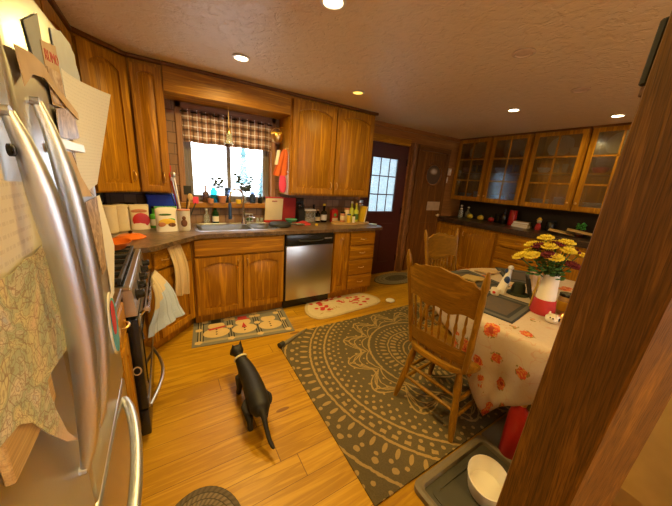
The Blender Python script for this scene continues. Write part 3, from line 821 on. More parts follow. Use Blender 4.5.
def flat(poly, x, th=.0012): return B().prism(poly, 0, th, frame((x, 0, 0), (0, 1, 0), (1, 0, 0)))
XD = XF + .0006
LV = [0]
def sheet_on_door(name, poly, m, label, cat, lev):
    return solo(name, flat(poly, XD + lev * .0016), m, label, cat)
# the map: torn outline, lower edge curling off the door
mp = [(.36, 1.15), (.39, 1.26), (.43, 1.315), (.505, 1.31), (.545, 1.317), (.579, 1.314), (.62, 1.322), (.653, 1.319), (.67, 1.304), (.689, 1.292), (.672, 1.28), (.661, 1.281), (.664, 1.21), (.659, 1.146), (.648, 1.13), (.631, 1.12), (.59, 1.124), (.543, 1.129), (.528, 1.126), (.527, 1.1), (.533, 1.07), (.556, 1.0), (.593, .945), (.545, .99), (.494, 1.058), (.46, 1.11), (.43, 1.135), (.39, 1.145)]
solo('map', flat(mp, XD + .012, .0012), M['map'], 'torn topographic map hanging on the near refrigerator door', 'map', origin=(XD + .012, .55, 1.13))
sheet_on_door('note', [(.563, 1.425), (.635, 1.42), (.61, 1.305), (.50, 1.295), (.46, 1.295), (.46, 1.42)], M['note'], 'handwritten white note above the torn map on the refrigerator', 'note', 2)
sheet_on_door('note', [(.58, 1.40), (.668, 1.39), (.668, 1.315), (.585, 1.312)], M['paper'], 'plain pale paper tucked between the handwritten note and the door handle', 'note', 1)
sheet_on_door('note', [(.44, 1.53), (.575, 1.53), (.57, 1.40), (.45, 1.40)], M['note'], 'second handwritten sheet near the refrigerator edge, above the other note', 'note', 1)
solo('wooden_plaque', B().box((XD, .4, 1.075), (XD + .01, .555, 1.14), .002), M['bamboo'], 'ribbed wooden strip sticking out from under the torn map', 'plaque')
# far door
sheet_on_door('photograph', [(.78, 1.69), (.87, 1.735), (.868, 1.63), (.80, 1.63)], M['grey'], 'dark grey card high on the far refrigerator door', 'card', 1)
t = thing('postcard', 'card with red lettering and a brown mountain picture on the refrigerator', 'postcard', (XD, .93, 1.6))
part('card', flat([(.852, 1.685), (.96, 1.708), (.968, 1.578), (.862, 1.57)], XD + .0032), M['tanpaper'], t)
part('picture', flat([(.86, 1.642), (.96, 1.652), (.963, 1.582), (.866, 1.575)], XD + .0045), M['photo'], t)
cu = bpy.data.curves.new('letters', 'FONT'); cu.body = 'RUMO'; cu.size = .03; cu.extrude = .0004
tmp = bpy.data.objects.new('letters', cu); COL.objects.link(tmp)
dg = bpy.context.evaluated_depsgraph_get(); me = bpy.data.meshes.new_from_object(tmp.evaluated_get(dg)); bpy.data.objects.remove(tmp)
me.transform(Matrix.Translation((XD + .0047, .862, 1.654)) @ Matrix(((0, 0, 1, 0), (1.15, 0, 0, 0), (.16, 1, 0, 0), (0, 0, 0, 1))))
me.materials.clear(); me.materials.append(M['red']); o = bpy.data.objects.new('red_letters', me); COL.objects.link(o); o.parent = t; me.transform(wmat(t).inverted())
sheet_on_door('photograph', [(.95, 1.74), (1.04, 1.765), (1.13, 1.765), (1.19, 1.70), (1.185, 1.66), (1.06, 1.6), (.96, 1.64)], M['bluegrey'], 'pale blue-grey glossy print at the top corner of the refrigerator', 'photograph', 1)
solo('torn_map', flat([(.69, 1.627), (.763, 1.637), (.825, 1.635), (.882, 1.611), (.98, 1.598), (1.083, 1.578), (1.05, 1.566), (.95, 1.58), (.87, 1.597), (.815, 1.61), (.75, 1.6), (.70, 1.57)], XD + .0075), M['tanpaper'], 'torn tan map scrap beside the far door handle', 'map')
sheet_on_door('photograph', [(.87, 1.565), (1.0, 1.585), (1.1, 1.6), (1.19, 1.63), (1.18, 1.58), (1.12, 1.53), (.97, 1.51), (.86, 1.507)], M['photo'], 'brown rumpled photograph under the card with red lettering', 'photograph', 3)
solo('note_clip', B().box((XD, .855, 1.482), (XD + .008, 1.08, 1.505), .002), M['white'], 'white magnetic clip bar across the far refrigerator door', 'clip')
sheet_on_door('photograph', [(.84, 1.478), (.94, 1.48), (1.0, 1.42), (1.06, 1.385), (1.1, 1.36), (.97, 1.37), (.88, 1.40)], M['tanpaper'], 'tan photograph hanging below the white clip bar', 'photograph', 2)
sheet_on_door('photograph', [(.96, 1.478), (1.05, 1.475), (1.14, 1.40), (1.13, 1.36), (1.06, 1.385), (1.0, 1.43)], M['photo'], 'dark narrow photograph next to the tan one under the clip bar', 'photograph', 1)
sheet_on_door('photograph', [(1.0, 1.352), (1.16, 1.355), (1.165, 1.24), (1.14, 1.12), (1.07, 1.12), (1.03, 1.24)], M['photo'], 'tall faded photograph low on the far refrigerator door', 'photograph', 2)
solo('printed_sheet', B().sheet(lambda u, v: (XD + .003 + .066 * u * u * v, lerp(.98, 1.205, u), lerp(1.372 + .02 * u, 1.67, v)), 14, 10, .001), M['newsprint'], 'white printed sheet curling off the refrigerator edge', 'paper')
solo('paper_strip', B().sheet(lambda u, v: (XD + .003 + .02 * u * (1 - abs(2 * v - 1)), lerp(1.165, 1.215, u), lerp(1.0, 1.355, v)), 6, 14, .001), M['paper'], 'long white paper strip along the refrigerator edge above the potholder', 'paper')
t = thing('potholder', 'red and blue potholder hanging low on the refrigerator edge', 'potholder', (XD, 1.1, .81))
def oval(cy, cz, ry, rz, n=24): return [(cy + ry * math.cos(2 * PI * k / n), cz + rz * math.sin(2 * PI * k / n)) for k in range(n)]
part('border', flat(oval(1.115, .925, .062, .115), XD + .001, .005), M['white'], t)
part('blue_patch', flat([(y, z) for y, z in oval(1.117, .918, .05, .1) if True], XD + .0061, .003), plain('teal_cloth', (.08, .3, .38), .8), t)
part('red_patch', flat(oval(1.098, .955, .03, .062), XD + .0092, .002), M['redcloth'], t)
part('hanging_loop', B().tube([(XD + .006, 1.165 + .016 * math.cos(a), .86 + .018 * math.sin(a)) for a in [2 * PI * k / 16 for k in range(17)]], .004, 6), M['tanpaper'], t)
for i, (y, z, lab) in enumerate(((.6, 1.466, 'round black magnet beside the near door handle'), (.8, 1.48, 'round black magnet beside the far door handle'), (.672, 1.33, 'small black magnet at the torn map corner'))):
    solo('magnet', B().lathe([(.009, 0), (.009, .005), (.006, .007)], (y, z, 0), 14, frame((XD + .0045, 0, 0), (0, 1, 0), (1, 0, 0))), M['black'], lab, 'magnet')

# ---------------------------------------------------------------- stove
t = thing('stove', 'stainless gas stove with black grates in the left run', 'stove', (-.46, 1.88, 0))
S0, S1 = 1.502, 2.258
part('body', B().box((XL + .014, S0, .03), (-.205, S1, .895), .003), M['black'], t)
q = part('oven_door', B().box((-.204, S0 + .004, .215), (-.158, S1 - .004, .742), .006, seg=2), M['black'], t)
part('door_glass', B().box((-.1575, S0 + .1, .3), (-.153, S1 - .1, .62), .001), M['darkglass'], q)
for a, c in (((S0 + .006, .7), (S1 - .006, .738)), ((S0 + .006, .22), (S1 - .006, .245))): part('door_trim', B().box((-.1575, a[0], a[1]), (-.152, c[0], c[1]), .001), M['steelY'], q)
b = B().tube([(-.118, S0 + .05 + .656 * k / 12, .768 + .0 * k) for k in range(13)], .013, 10)
for y in (S0 + .08, S1 - .08): b.tube([(-.156, y, .725), (-.118, y, .768)], .009, 8)
part('door_handle', b, M['chrome'], q)
q = part('warming_drawer', B().box((-.204, S0 + .004, .045), (-.16, S1 - .004, .205), .006, seg=2), M['black'], t)
part('drawer_handle', B().tube([(-.158 + .06 * math.sin(PI * k / 12), lerp(S0 + .08, S1 - .08, k / 12), .17) for k in range(13)], .01, 8), M['steelY'], q)
sec = [(-.204, .76), (-.156, .76), (-.158, .8), (-.166, .893), (-.204, .893)]
q = part('control_panel', B().prism(sec, S0 + .002, S1 - .002, Matrix(((1, 0, 0, 0), (0, 0, 1, 0), (0, 1, 0, 0), (0, 0, 0, 1)))), M['steelY'], t)
for k in range(5):
    y = lerp(S0 + .1, S1 - .1, k / 4); G = frame((-.165, y, .83), (0, 1, 0), (.99, 0, .12))
    kb = part('knob', B().lathe([(.03, -.002), (.03, .006), (.022, .01), (.02, .036), (.014, .042)], (0, 0, 0), 16, Matrix.Translation((-.164, y, .832)) @ Matrix.Rotation(math.radians(83), 4, 'Y')), M['black'], q)
b = B().box((XL + .014, S0, .895), (-.17, S1, .912), .004); b.mi = 0
part('cooktop', b, M['steelY'], t)
part('burner_well', B().box((-.72, S0 + .018, .912), (-.196, S1 - .018, .9155), .001), M['black'], t)
for k in range(3):
    y0, y1 = S0 + .035 + k * .229, S0 + .035 + (k + 1) * .229 - .006; b = B()
    for x in (-.715, -.21): b.box((x - .008, y0, .93), (x + .008, y1, .946), .002)
    for y in (y0 + .008, y1 - .008): b.box((-.715, y - .007, .93), (-.21, y + .007, .946), .002)
    for j in range(1, 6): b.box((-.715 + j * .084 - .006, y0, .934), (-.715 + j * .084 + .006, y1, .95), .002)
    b.box((-.715, (y0 + y1) / 2 - .006, .932), (-.21, (y0 + y1) / 2 + .006, .947), .002)
    for x in (-.71, -.215):
        for y in (y0 + .01, y1 - .01): b.box((x - .006, y - .006, .9158), (x + .006, y + .006, .932))
    part('grate', b, M['iron'], t)
for x, y in ((-.6, 1.64), (-.36, 1.64), (-.6, 2.11), (-.36, 2.11), (-.48, 1.88)):
    part('burner', B().lathe([(.05, .9157), (.05, .922), (.035, .924), (.034, .929), (.01, .93)], (x, y, 0), 18), M['iron'], t)
part('side_ring', B().tube([(-.186 + .017 * math.cos(a), S0 - .003, .46 + .022 * math.sin(a)) for a in [2 * PI * k / 18 for k in range(19)]], .0035, 6), M['tanpaper'], t, 'tan ring')
t = thing('saucepan', 'orange enamel pan on the rear stove grate', 'pan', (-.31, 2.14, .95))
part('bowl', B().lathe([(.005, .0), (.07, .0), (.098, .03), (.108, .045), (.104, .046), (.092, .03), (.066, .006), (.005, .005)], (-.31, 2.14, .951), 28), M['copper'], t)
part('handle', B().tube([(-.4, 2.16, .985), (-.48, 2.18, 1.0), (-.56, 2.2, 1.0)], [.009, .012, .01], 8), M['blackmat'], t)
t = thing('pan_lid', 'orange round lid lying on the corner counter', 'lid', (-.26, 2.62, .914))
part('dome', B().lathe([(.1, 0), (.102, .008), (.07, .028), (.01, .036)], (-.25, 2.62, .915), 26), M['copper'], t); part('knob', B().lathe([(.008, 0), (.018, .014), (.006, .022)], (-.25, 2.62, .951), 12), M['black'], t)

# towels
def towel1(u, v):
    top = Vector((-.1 + .008 * math.sin(u * 9), lerp(1.83, 2.14, u), .784)); bot = Vector((lerp(-.145, .045, u), lerp(1.72, 1.93, u), .505 + .02 * u))
    p = top.lerp(bot, v); a = .012 * min(1, v * 2.2)
    p.x += a * math.sin(u * 21) + .035 * math.sin(PI * min(1, v * 1.25)) ** 1. * .6; p.y += a * math.cos(u * 17); return p
def towel1b(u, v):
    return Vector((lerp(-.1, -.137, min(1, v * 3)) + .006 * math.sin(u * 9), lerp(1.87, 2.12, u), lerp(.784, .6, v)))
t = thing('dish_towel', 'grey striped dish towel draped over the oven door handle', 'towel', (-.08, 1.98, .51))
part('front_fold', B().sheet(towel1, 46, 24, .006), M['towel'], t); part('back_fold', B().sheet(towel1b, 30, 10, .005), M['towel'], t)
def towel2(u, v):
    a = lerp(.145, .28, u) + lerp(0, .05, v) + .01 * math.sin(v * 5); c = .034 + .012 * math.sin(u * 13 + v * 2) * min(1, v * 3) + .02 * math.sin(PI * v) ; z = .862 - .0 - .43 * v
    return FD @ Vector((a * (1 - .0) + (u - .5) * .03 * v, z - .03 * u * v, c))
solo('dish_towel', B().sheet(towel2, 30, 26, .006), M['tantowel'], 'long tan towel hanging from the angled corner drawer', 'towel')

# ---------------------------------------------------------------- counter things, corner to sink
ZT = .9145
def pot(prof, c, seg=20, **k): return B().lathe(prof, c, seg, **k)
def bottle_prof(r, h, neck=.35, nr=.4, sh=.12):
    return [(r * .9, 0), (r, h * .03), (r, h * (1 - neck - sh)), (r * .8, h * (1 - neck - sh * .35)), (r * nr, h * (1 - neck)), (r * nr, h * .98), (r * nr * .5, h)]
def bottle(label, x, y, z, r, h, m, cap=None, lab=None, neck=.3, nr=.4, group=None, name='bottle', cat='bottle'):
    t = thing(name, label, cat, (x, y, z), 0, group)
    pot(bottle_prof(r, h * .94, neck, nr), (0, 0, 0), 18).build('body', m, t)
    if cap: B().lathe([(r * nr * 1.15, 0), (r * nr * 1.15, h * .09), (r * nr, h * .1)], (0, 0, h * .9), 14).build('cap', cap, t)
    if lab: B().lathe([(r * 1.0, 0), (r * 1.025, .001), (r * 1.025, h * .3), (r * 1.0, h * .301)], (0, 0, h * .12), 18).build('paper_label', lab, t)
    return t
def jar(label, x, y, z, r, h, m, lid, lab=None, name='jar', cat='jar', lidh=.12):
    t = thing(name, label, cat, (x, y, z))
    pot([(r * .92, 0), (r, h * .04), (r, h * (1 - lidh) - .01), (r * .9, h * (1 - lidh))], (0, 0, 0), 22).build('body', m, t)
    B().lathe([(r * .97, 0), (r * .97, h * lidh), (r * .9, h * lidh + .002)], (0, 0, h * (1 - lidh) - .0), 22).build('lid', lid, t)
    if lab: B().lathe([(r * 1.0, 0), (r * 1.02, .001), (r * 1.02, h * .45), (r, h * .451)], (0, 0, h * .2), 22).build('paper_label', lab, t)
    return t
rib = [(.05, 0)]
for k in range(9): rib += [(.056, .01 + k * .022), (.053, .021 + k * .022)]
t = thing('canister', 'tall ribbed cream canister in the counter corner', 'canister', (-.4, 2.86, ZT))
pot(rib + [(.054, .205)], (0, 0, 0), 24).build('body', M['cream'], t); B().lathe([(.057, .2055), (.057, .222), (.04, .228)], seg=24).build('lid', M['cream'], t)
t = thing('canister', 'second ribbed cream canister beside the black-lidded jar', 'canister', (-.33, 2.94, ZT))
pot(rib + [(.054, .205)], (0, 0, 0), 24).build('body', M['cream'], t); B().lathe([(.057, .2055), (.057, .222), (.04, .228)], seg=24).build('lid', M['cream'], t)
jar('white jar with a wide black lid in the counter corner', -.3, 3.16, ZT, .06, .215, M['white'], M['black'], None, lidh=.25)
t = thing('coffee_maker', 'black coffee maker at the back of the counter corner', 'appliance', (-.55, 3.1, ZT))
B().box((-.1, -.13, 0), (.1, .13, .03), .006).build('base', M['black'], t); B().box((-.1, .0, .031), (.1, .13, .33), .01).build('body', M['black'], t); B().box((-.1, -.13, .22), (.1, -.001, .33), .01).build('head', M['blackmat'], t)
pot([(.05, 0), (.065, .04), (.06, .11), (.04, .14)], (0, -.06, .031), 18).build('carafe', M['bottledark'], t)
t = thing('toaster', 'black toaster standing behind the red package', 'toaster', (-.2, 3.2, ZT))
B().box((-.13, -.07, .01), (.13, .06, .2), .025, seg=3).build('body', M['blackmat'], t); B().box((-.1, -.02, .2001), (.1, .01, .202)).build('slot', M['steel'], t); B().box((-.132, -.02, .12), (-.15, .02, .14), .003).build('lever', M['black'], t)
def pouch(label, x, y, w, h, d, rz, m, top, mot):
    t = thing('snack_pouch', label, 'pouch', (x, y, ZT), rz)
    b = B(); rs = []
    for k in range(9):
        v = k / 8; ww = w / 2 * (1 - .05 * math.sin(PI * v)); dd = d / 2 * (1 - v) ** .6 + .004
        rs.append([(ww * math.copysign(abs(math.cos(a)) ** .6, math.cos(a)), dd * math.sin(a), h * v) for a in [2 * PI * j / 20 for j in range(20)]])
    b.rings(rs); b.build('body', m, t)
    B().box((-w / 2 * .96, -.007, h * .9), (w / 2 * .96, .007, h), .001).build('top_band', top, t)
    for nm, mm, cx, cz, rx, rz_ in mot:
        B().ell((cx, -d / 2 * (1 - cz / h) ** .6 - .003, cz), (rx, .004, rz_), 16, 8).build(nm, mm, t)
    return t
pouch('white and red snack pouch beside the green bottle', -.205, 3.0, .15, .222, .07, .12, M['cream'], M['cream'], (('red_print', M['red'], .01, .085, .064, .066), ('orange_print', M['copper'], .01, .1, .035, .03), ('brown_print', M['terracotta'], 0, .165, .06, .018)))
bottle('green squeeze bottle with a black pump on the corner counter', -.1, 3.06, ZT, .036, .2, M['green'], M['black'], M['white'], .3)
pouch('white pouch with green top band near the crock', .0, 2.87, .175, .222, .08, .1, M['white'], M['green'], (('yellow_print', M['yellowplastic'], 0, .085, .065, .032), ('brown_print', M['terracotta'], -.04, .065, .03, .022), ('dark_print', M['log'], .035, .06, .03, .02), ('green_print', M['green'], .03, .105, .034, .014), ('title_print', M['leaf'], -.01, .15, .05, .01)))
t = thing('storage_bin', 'bright blue plastic bin at the back under the corner wall cabinet', 'bin', (.0, 3.18, ZT))
b = B(); b.rings([ringz(-.14, -.06, .1, .07, .02, 0), ringz(-.15, -.07, .11, .08, .02, .29), ringz(-.142, -.062, .102, .072, .02, .29), ringz(-.13, -.05, .09, .06, .02, .01)]); b.build('body', M['blue'], t)
B().box((-.153, -.073, .2905), (.113, .083, .305), .005).build('lid', M['blue'], t)
t = thing('utensil_crock', 'white crock with a brown figure print holding utensils', 'crock', (.135, 2.88, ZT))
pot([(.048, 0), (.053, .01), (.056, .18), (.058, .185), (.052, .186), (.048, .02), (.002, .014)], (0, 0, 0), 26).build('body', M['white'], t)
B().lathe([(.0585, .186), (.0585, .193), (.052, .194)], seg=26).build('rim', M['terracotta'], t)
b = B(); b.ell((0, -.053, .12), (.016, .006, .02), 12, 8); b.ell((0, -.052, .075), (.026, .006, .035), 12, 8); b.build('brown_print', plain('brown_ink', (.14, .05, .02), .6), t)
def utensil(name, label, base, tip, m, head, hm, size):
    t = thing(name, label, 'utensil', base); d = Vector(tip) - Vector(base)
    B().tube([(0, 0, 0), tuple(d * .55), tuple(d)], [.005, .006, .006], 8).build('handle', m, t)
    b = B(); 
    if head == 'spoon': b.ell(tuple(d * 1.06), (size, size * .35, size * 1.5), 12, 8)
    elif head == 'flat': b.box((d.x - size, d.y - .003, d.z - .005), (d.x + size, d.y + .003, d.z + size * 2.4), .002)
    b.build('head', hm, t)
zc = ZT + .03
for nm, lab, tx, ty, tz, m, hd, hm, sz in (('ladle', 'black ladle leaning out of the white crock', .02, 3.02, 1.4, M['black'], 'spoon', M['black'], .03), ('spatula', 'red spatula standing tall in the white crock', .05, 2.98, 1.44, M['red'], 'flat', M['red'], .02), ('whisk', 'steel spoon standing tall in the white crock', .09, 2.99, 1.38, M['white'], 'spoon', M['steel'], .018), ('wooden_spoon', 'wooden spoon leaning out of the white crock', .2, 2.92, 1.2, M['boardwood'], 'spoon', M['boardwood'], .024), ('spatula', 'pink silicone spatula leaning toward the sink', .25, 2.95, 1.16, M['blackmat'], 'flat', M['pink'], .025), ('tongs', 'steel tongs standing in the white crock', .07, 2.93, 1.36, M['steel'], 'flat', M['steel'], .012), ('spatula', 'black slotted turner leaning in the white crock', .19, 2.98, 1.24, M['blackmat'], 'flat', M['blackmat'], .032)):
    utensil(nm, lab, (.135 + (tx - .135) * .1, 2.88 + (ty - 2.88) * .12, zc), (tx, ty, tz), m, hd, hm, sz)

# behind the sink
bottle('clear soap bottle with pump behind the left sink bowl', .37, 3.235, ZT + .0, .03, .16, M['bottleclear'], M['white'], None, .3)
bottle('green dish soap bottle beside the clear one', .46, 3.235, ZT, .033, .19, M['bottlegreen'], M['white'], M['white'], .25)
t = thing('sponge_caddy', 'small wire sponge caddy right of the faucet', 'caddy', (.82, 3.24, ZT))
b = B()
for z in (.02, .06, .1): b.tube([(-.04, -.02, z), (.04, -.02, z), (.04, .02, z), (-.04, .02, z), (-.04, -.02, z)], .003, 6)
for x in (-.04, 0, .04): b.tube([(x, -.02, .0032), (x, -.02, .1)], .003, 6)
b.build('rack', M['steel'], t)
solo('scrub_sponge', B().box((.795, 3.228, ZT + .022), (.848, 3.25, ZT + .06), .004), M['leaf'], 'dark green sponge in the wire caddy by the faucet', 'sponge')
for i in range(3): solo('shot_glass', pot([(.018, 0), (.02, .055), (.018, .056), (.016, .006), (.001, .005)], (.915 + i * .05, 3.23, ZT), 14), M['bottleclear'], ('small glass behind the right sink bowl, nearest the faucet', 'small glass behind the right sink bowl, middle of the three', 'small glass behind the right sink bowl, nearest the cutting board')[i], 'glass')

# on the window ledge
ZS = 1.1385; YS_ = 3.25
bottle('brown glass bottle standing first on the window ledge', .375, YS_, ZS, .032, .19, M['bottlebrown'], None, None, .35)
bottle('bright turquoise bottle on the window ledge', .455, YS_ + .01, ZS + .0, .033, .17, M['bottleblue'], None, None, .12, .6)
solo('plant_pot', pot([(.03, 0), (.042, .06), (.045, .062), (.045, .075), (.04, .076), (.036, .05), (.002, .049)], (.535, YS_ - .03, ZS), 18), M['terracotta'], 'low terracotta pot on the window ledge', 'pot')
jar('slate blue jar on the window ledge behind the faucet', .6, YS_ + .015, ZS, .034, .16, M['bottlepurple'], M['navy'])
bottle('slate blue bottle on the right part of the window ledge', .87, YS_ + .01, ZS, .034, .14, M['bottlepurple'], None, None, .2, .6)
bottle('small dark bottle at the right end of the window ledge', .955, YS_, ZS, .026, .12, M['bottledark'], None, None, .35)
solo('tea_light', pot([(.028, 0), (.03, .04), (.026, .041), (.02, .03), (.001, .03)], (.7, YS_ - .045, ZS), 16), M['yellowplastic'], 'amber tea light holder on the window ledge by the faucet', 'candle')
solo('tea_light', pot([(.028, 0), (.03, .045), (.026, .046), (.02, .03), (.001, .03)], (.415, YS_ - .055, ZS), 16), M['terracotta'], 'rust coloured tea light between the brown and turquoise bottles', 'candle')
def sprig(label, x, y, z, stems, pot_m, pr, ph):
    t = thing('potted_plant', label, 'plant', (x, y, z))
    pot([(pr * .8, 0), (pr, ph), (pr * .9, ph), (pr * .8, ph * .8), (.001, ph * .8)], (0, 0, 0), 16).build('pot', pot_m, t)
    b = B(); l = B()
    for dx, dy, h, s in stems:
        b.tube([(0, 0, ph * .8), (dx * .4, dy * .5, ph + h * .5), (dx, dy, ph + h)], .0035, 6)
        for k in range(5):
            a = k * 2.4; f = .55 + .11 * k; l.ell((dx * f + s * .8 * math.cos(a), dy * f + .01 * math.sin(a), ph + h * f + .01), (s * .8, s * .3, s * .55), 8, 6)
    b.build('stem', M['darkleaf'], t); l.build('leaf', M['darkleaf'], t)
sprig('dark sprig in a small pot on the left of the window mullion', .5, YS_ + .015, ZS, ((-.03, 0, .19, .024), (.04, 0, .2, .026)), M['bottlepurple'], .025, .05)
sprig('dark leafy plant standing right of the faucet on the window ledge', .77, YS_, ZS, ((-.07, 0, .22, .026), (.06, 0, .1, .03), (-.01, 0, .09, .028), (.1, 0, .2, .02)), M['bottleclear'], .032, .08)

# curtain, lantern, hanging cloths
t = thing('valance_curtain', 'brown plaid valance across the top of the window', 'curtain', (.645, 3.255, 1.75))
part('cloth', B().sheet(lambda u, v: (lerp(.2, 1.09, u), 3.262 + (.013 - .006 * v) * math.sin(u * 60 + .6 * math.sin(u * 11)), lerp(1.73 + .003 * math.sin(u * 23), 2.03, v)), 130, 10, .003), M['plaid'], t)
part('rod', B().tube([(.19, 3.262, 2.005), (1.1, 3.262, 2.005)], .006, 8), M['black'], t)
t = thing('hanging_lantern', 'small glass bell lantern hanging from the soffit before the valance', 'lantern', (.6, 3.1, 1.72))
part('cord', B().tube([(.6, 3.1, 2.086), (.6, 3.1, 1.88)], .0025, 6), M['brass'], t)
part('cap', B().lathe([(.006, .05), (.012, .04), (.022, .02), (.026, 0)], (.6, 3.1, 1.84), 16), M['brass'], t)
part('glass_bell', B().lathe([(.024, .1), (.03, .07), (.034, .03), (.046, 0), (.043, 0), (.031, .03), (.027, .07), (.02, .1)], (.6, 3.1, 1.74), 18), M['bottleclear'], t)
t = thing('hanging_pot', 'brass pot ornament hung high beside the window', 'ornament', (1.08, 3.12, 1.82))
part('bowl', B().lathe([(.01, 0), (.05, .01), (.065, .05), (.06, .085), (.066, .09), (.058, .09), (.05, .05), (.002, .02)], (1.09, 3.08, 1.81), 22), M['brass'], t)
b = B().tube([(1.09 + .062 * math.cos(a), 3.08, 1.89 + .07 * math.sin(a)) for a in [PI * k / 14 for k in range(15)]], .004, 6); b.tube([(1.09, 3.08, 1.958), (1.15, 3.08, 1.975), (1.194, 3.08, 1.97)], .004, 6)
part('bail', b, M['brass'], t)
b = B(); b.ell((1.07, 3.07, 1.9), (.05, .03, .02), 10, 6); b.ell((1.12, 3.08, 1.905), (.03, .03, .018), 10, 6)
part('dried_sprigs', b, M['yellowplastic'], t)
solo('cloth_hook', B().tube([(1.193, 3.0, 1.76), (1.165, 3.0, 1.755), (1.16, 3.0, 1.74), (1.17, 3.0, 1.73)], .005, 8), M['brass'], 'brass hook on the wall cabinet side holding the orange cloth', 'hook')
def cl(u, v):
    w = lerp(.035, .165, v ** .6); return (1.15 - .05 * v + (u - .5) * w, 2.99 + .014 * math.sin(u * 14) * v - .01, lerp(1.745, 1.46 + .03 * abs(u - .4), v))
solo('cleaning_cloth', B().sheet(cl, 24, 16, .005), M['orange'], 'orange cloth hanging beside the window', 'cloth')
def cl2(u, v): return (1.085 - .03 * v + (u - .5) * .035, 2.985 + .01 * math.sin(u * 7), lerp(1.73, 1.58, v))
solo('cleaning_cloth', B().sheet(cl2, 8, 10, .005), M['white'], 'narrow white cloth peeking out beside the orange cloth', 'cloth')
b = B(); b.rings([[(1.13 + rx * math.cos(2 * PI * j / 18), 2.985 + .022 * math.sin(2 * PI * j / 18), z) for j in range(18)] for z, rx in ((1.29, .02), (1.31, .036), (1.37, .045), (1.43, .036), (1.47, .03))])
t = thing('oven_mitt', 'pink mitt hanging below the orange cloth', 'mitt', (1.13, 2.985, 1.29))
part('body', b, M['pink'], t)
part('hanging_loop', B().tube([(1.13, 2.985, 1.468), (1.14, 2.985, 1.5), (1.165, 2.985, 1.515), (1.1935, 2.985, 1.512)], .0035, 6), M['white'], t)
# between window and dishwasher
def upright(name, label, x, y, w, h, th, tilt, m, edge=None, cat='cutting board', rz=0.):
    t = thing(name, label, cat, (x, y, ZT), rz); Mx = Matrix.Rotation(-tilt, 4, 'X')
    B().box((-w / 2, 0, .0), (w / 2, th, h), .01, Mx, 2).build('board', m, t)
    if edge:
        b = B(); 
        for q in ((-w / 2 - .004, -.002, -.0), (-w / 2 - .004, -.002, h - .012)): b.box((q[0], -.003, q[2]), (w / 2 + .004, th + .003, q[2] + .014 + (.02 if q[2] == 0 else 0)), .003, Mx)
        b.build('red_edge', edge, t); B().tube([(-.03, -.0035, h - .045), (.03, -.0035, h - .045)], .005, 6, Mx).build('grip_slot', edge, t)
upright('cutting_board', 'cream cutting board with red edges leaning on the tile', 1.1, 3.2, .215, .31, .012, -.16, M['cream'], M['redcloth'])
upright('cutting_board', 'dark red board leaning behind the cream cutting board', 1.27, 3.245, .26, .3, .01, -.08, M['redcloth'])
upright('cutting_board', 'black narrow board leaning on the tile beside the red board', 1.42, 3.25, .09, .25, .012, -.08, M['blackmat'])
t = thing('frying_pan', 'black pan lying upturned on the counter above the dishwasher', 'pan', (1.09, 2.95, ZT))
pot([(.11, 0), (.125, .01), (.12, .03), (.1, .045), (.002, .05)], (0, 0, 0), 28).build('body', M['blackmat'], t)
B().tube([(.1, -.02, .025), (.2, -.06, .03), (.27, -.09, .028)], [.009, .012, .01], 8).build('handle', M['black'], t)
solo('folded_cloth', B().sheet(lambda u, v: (1.28 + .2 * u, 2.95 + .13 * v, ZT + .014 + .012 * math.sin(u * 6) * math.sin(v * 4 + 1)), 12, 10, .02), M['redcloth'], 'red folded cloth on the counter beside the black pan', 'cloth')
t = thing('mixing_bowl', 'sea-green bowl behind the black pan', 'bowl', (1.29, 3.1, ZT)); pot([(.03, 0), (.06, .03), (.075, .055), (.071, .056), (.056, .032), (.002, .01)], (0, 0, 0), 22).build('body', plain('sea_green', (.08, .4, .28), .4), t)
t = thing('utensil_holder', 'black holder with dark knobs beside the white box', 'holder', (1.46, 3.2, ZT)); B().box((-.05, -.05, 0), (.05, .05, .17), .008).build('body', M['blackmat'], t)
for k in range(3): B().lathe([(.012, .1701), (.016, .21), (.012, .225)], (-.03 + .03 * k, 0, 0), 10).build('knife_handle', M['black'], t)
t = thing('storage_box', 'clear white box beside the two dark bottles', 'box', (1.565, 3.18, ZT)); B().box((-.075, -.05, 0), (.075, .05, .15), .01, seg=2).build('body', M['bottleclear'], t); B().box((-.078, -.053, .1505), (.078, .053, .168), .005).build('lid', M['white'], t); B().box((-.06, -.035, .012), (.06, .035, .06), .004).build('contents', M['tanpaper'], t)
bottle('short dark bottle left of the tall dark bottle', 1.69, 3.17, ZT, .033, .165, M['bottledark'], M['brass'], M['cream'], .2)
bottle('tall dark bottle with pale label above the dishwasher edge', 1.775, 3.16, ZT, .04, .24, M['bottledark'], M['yellowplastic'], M['white'], .32)
solo('yellow_lid', pot([(.018, 0), (.02, .015), (.014, .02)], (1.55, 2.93, ZT), 12), M['yellowplastic'], 'small yellow lid on the counter before the white box', 'lid')
t = thing('tin', 'red tin with green print beside the tall dark bottle', 'tin', (1.92, 3.14, ZT)); B().box((-.048, -.03, 0), (.048, .03, .165), .006).build('body', M['red'], t); B().box((-.042, -.0308, .02), (.042, -.0301, .06)).build('paper_label', M['cream'], t); B().ell((.0, -.03, .1), (.02, .003, .022), 12, 8).build('green_print', M['green'], t); B().box((-.03, -.02, .1651), (.03, .02, .18), .004).build('lid', M['redcloth'], t)
solo('serving_tray', B().prism([(2.1 + .29 * math.copysign(abs(math.cos(a)) ** .7, math.cos(a)), 3.0 + .1 * math.copysign(abs(math.sin(a)) ** .7, math.sin(a))) for a in [2 * PI * k / 40 for k in range(40)]], ZT, ZT + .02), M['bamboo'], 'oval wooden board under the oil bottles', 'board')
Z2 = ZT + .0205
jar('brown spice jar on the wooden board', 1.98, 3.02, Z2, .033, .13, M['terracotta'], M['black'], M['cream'])
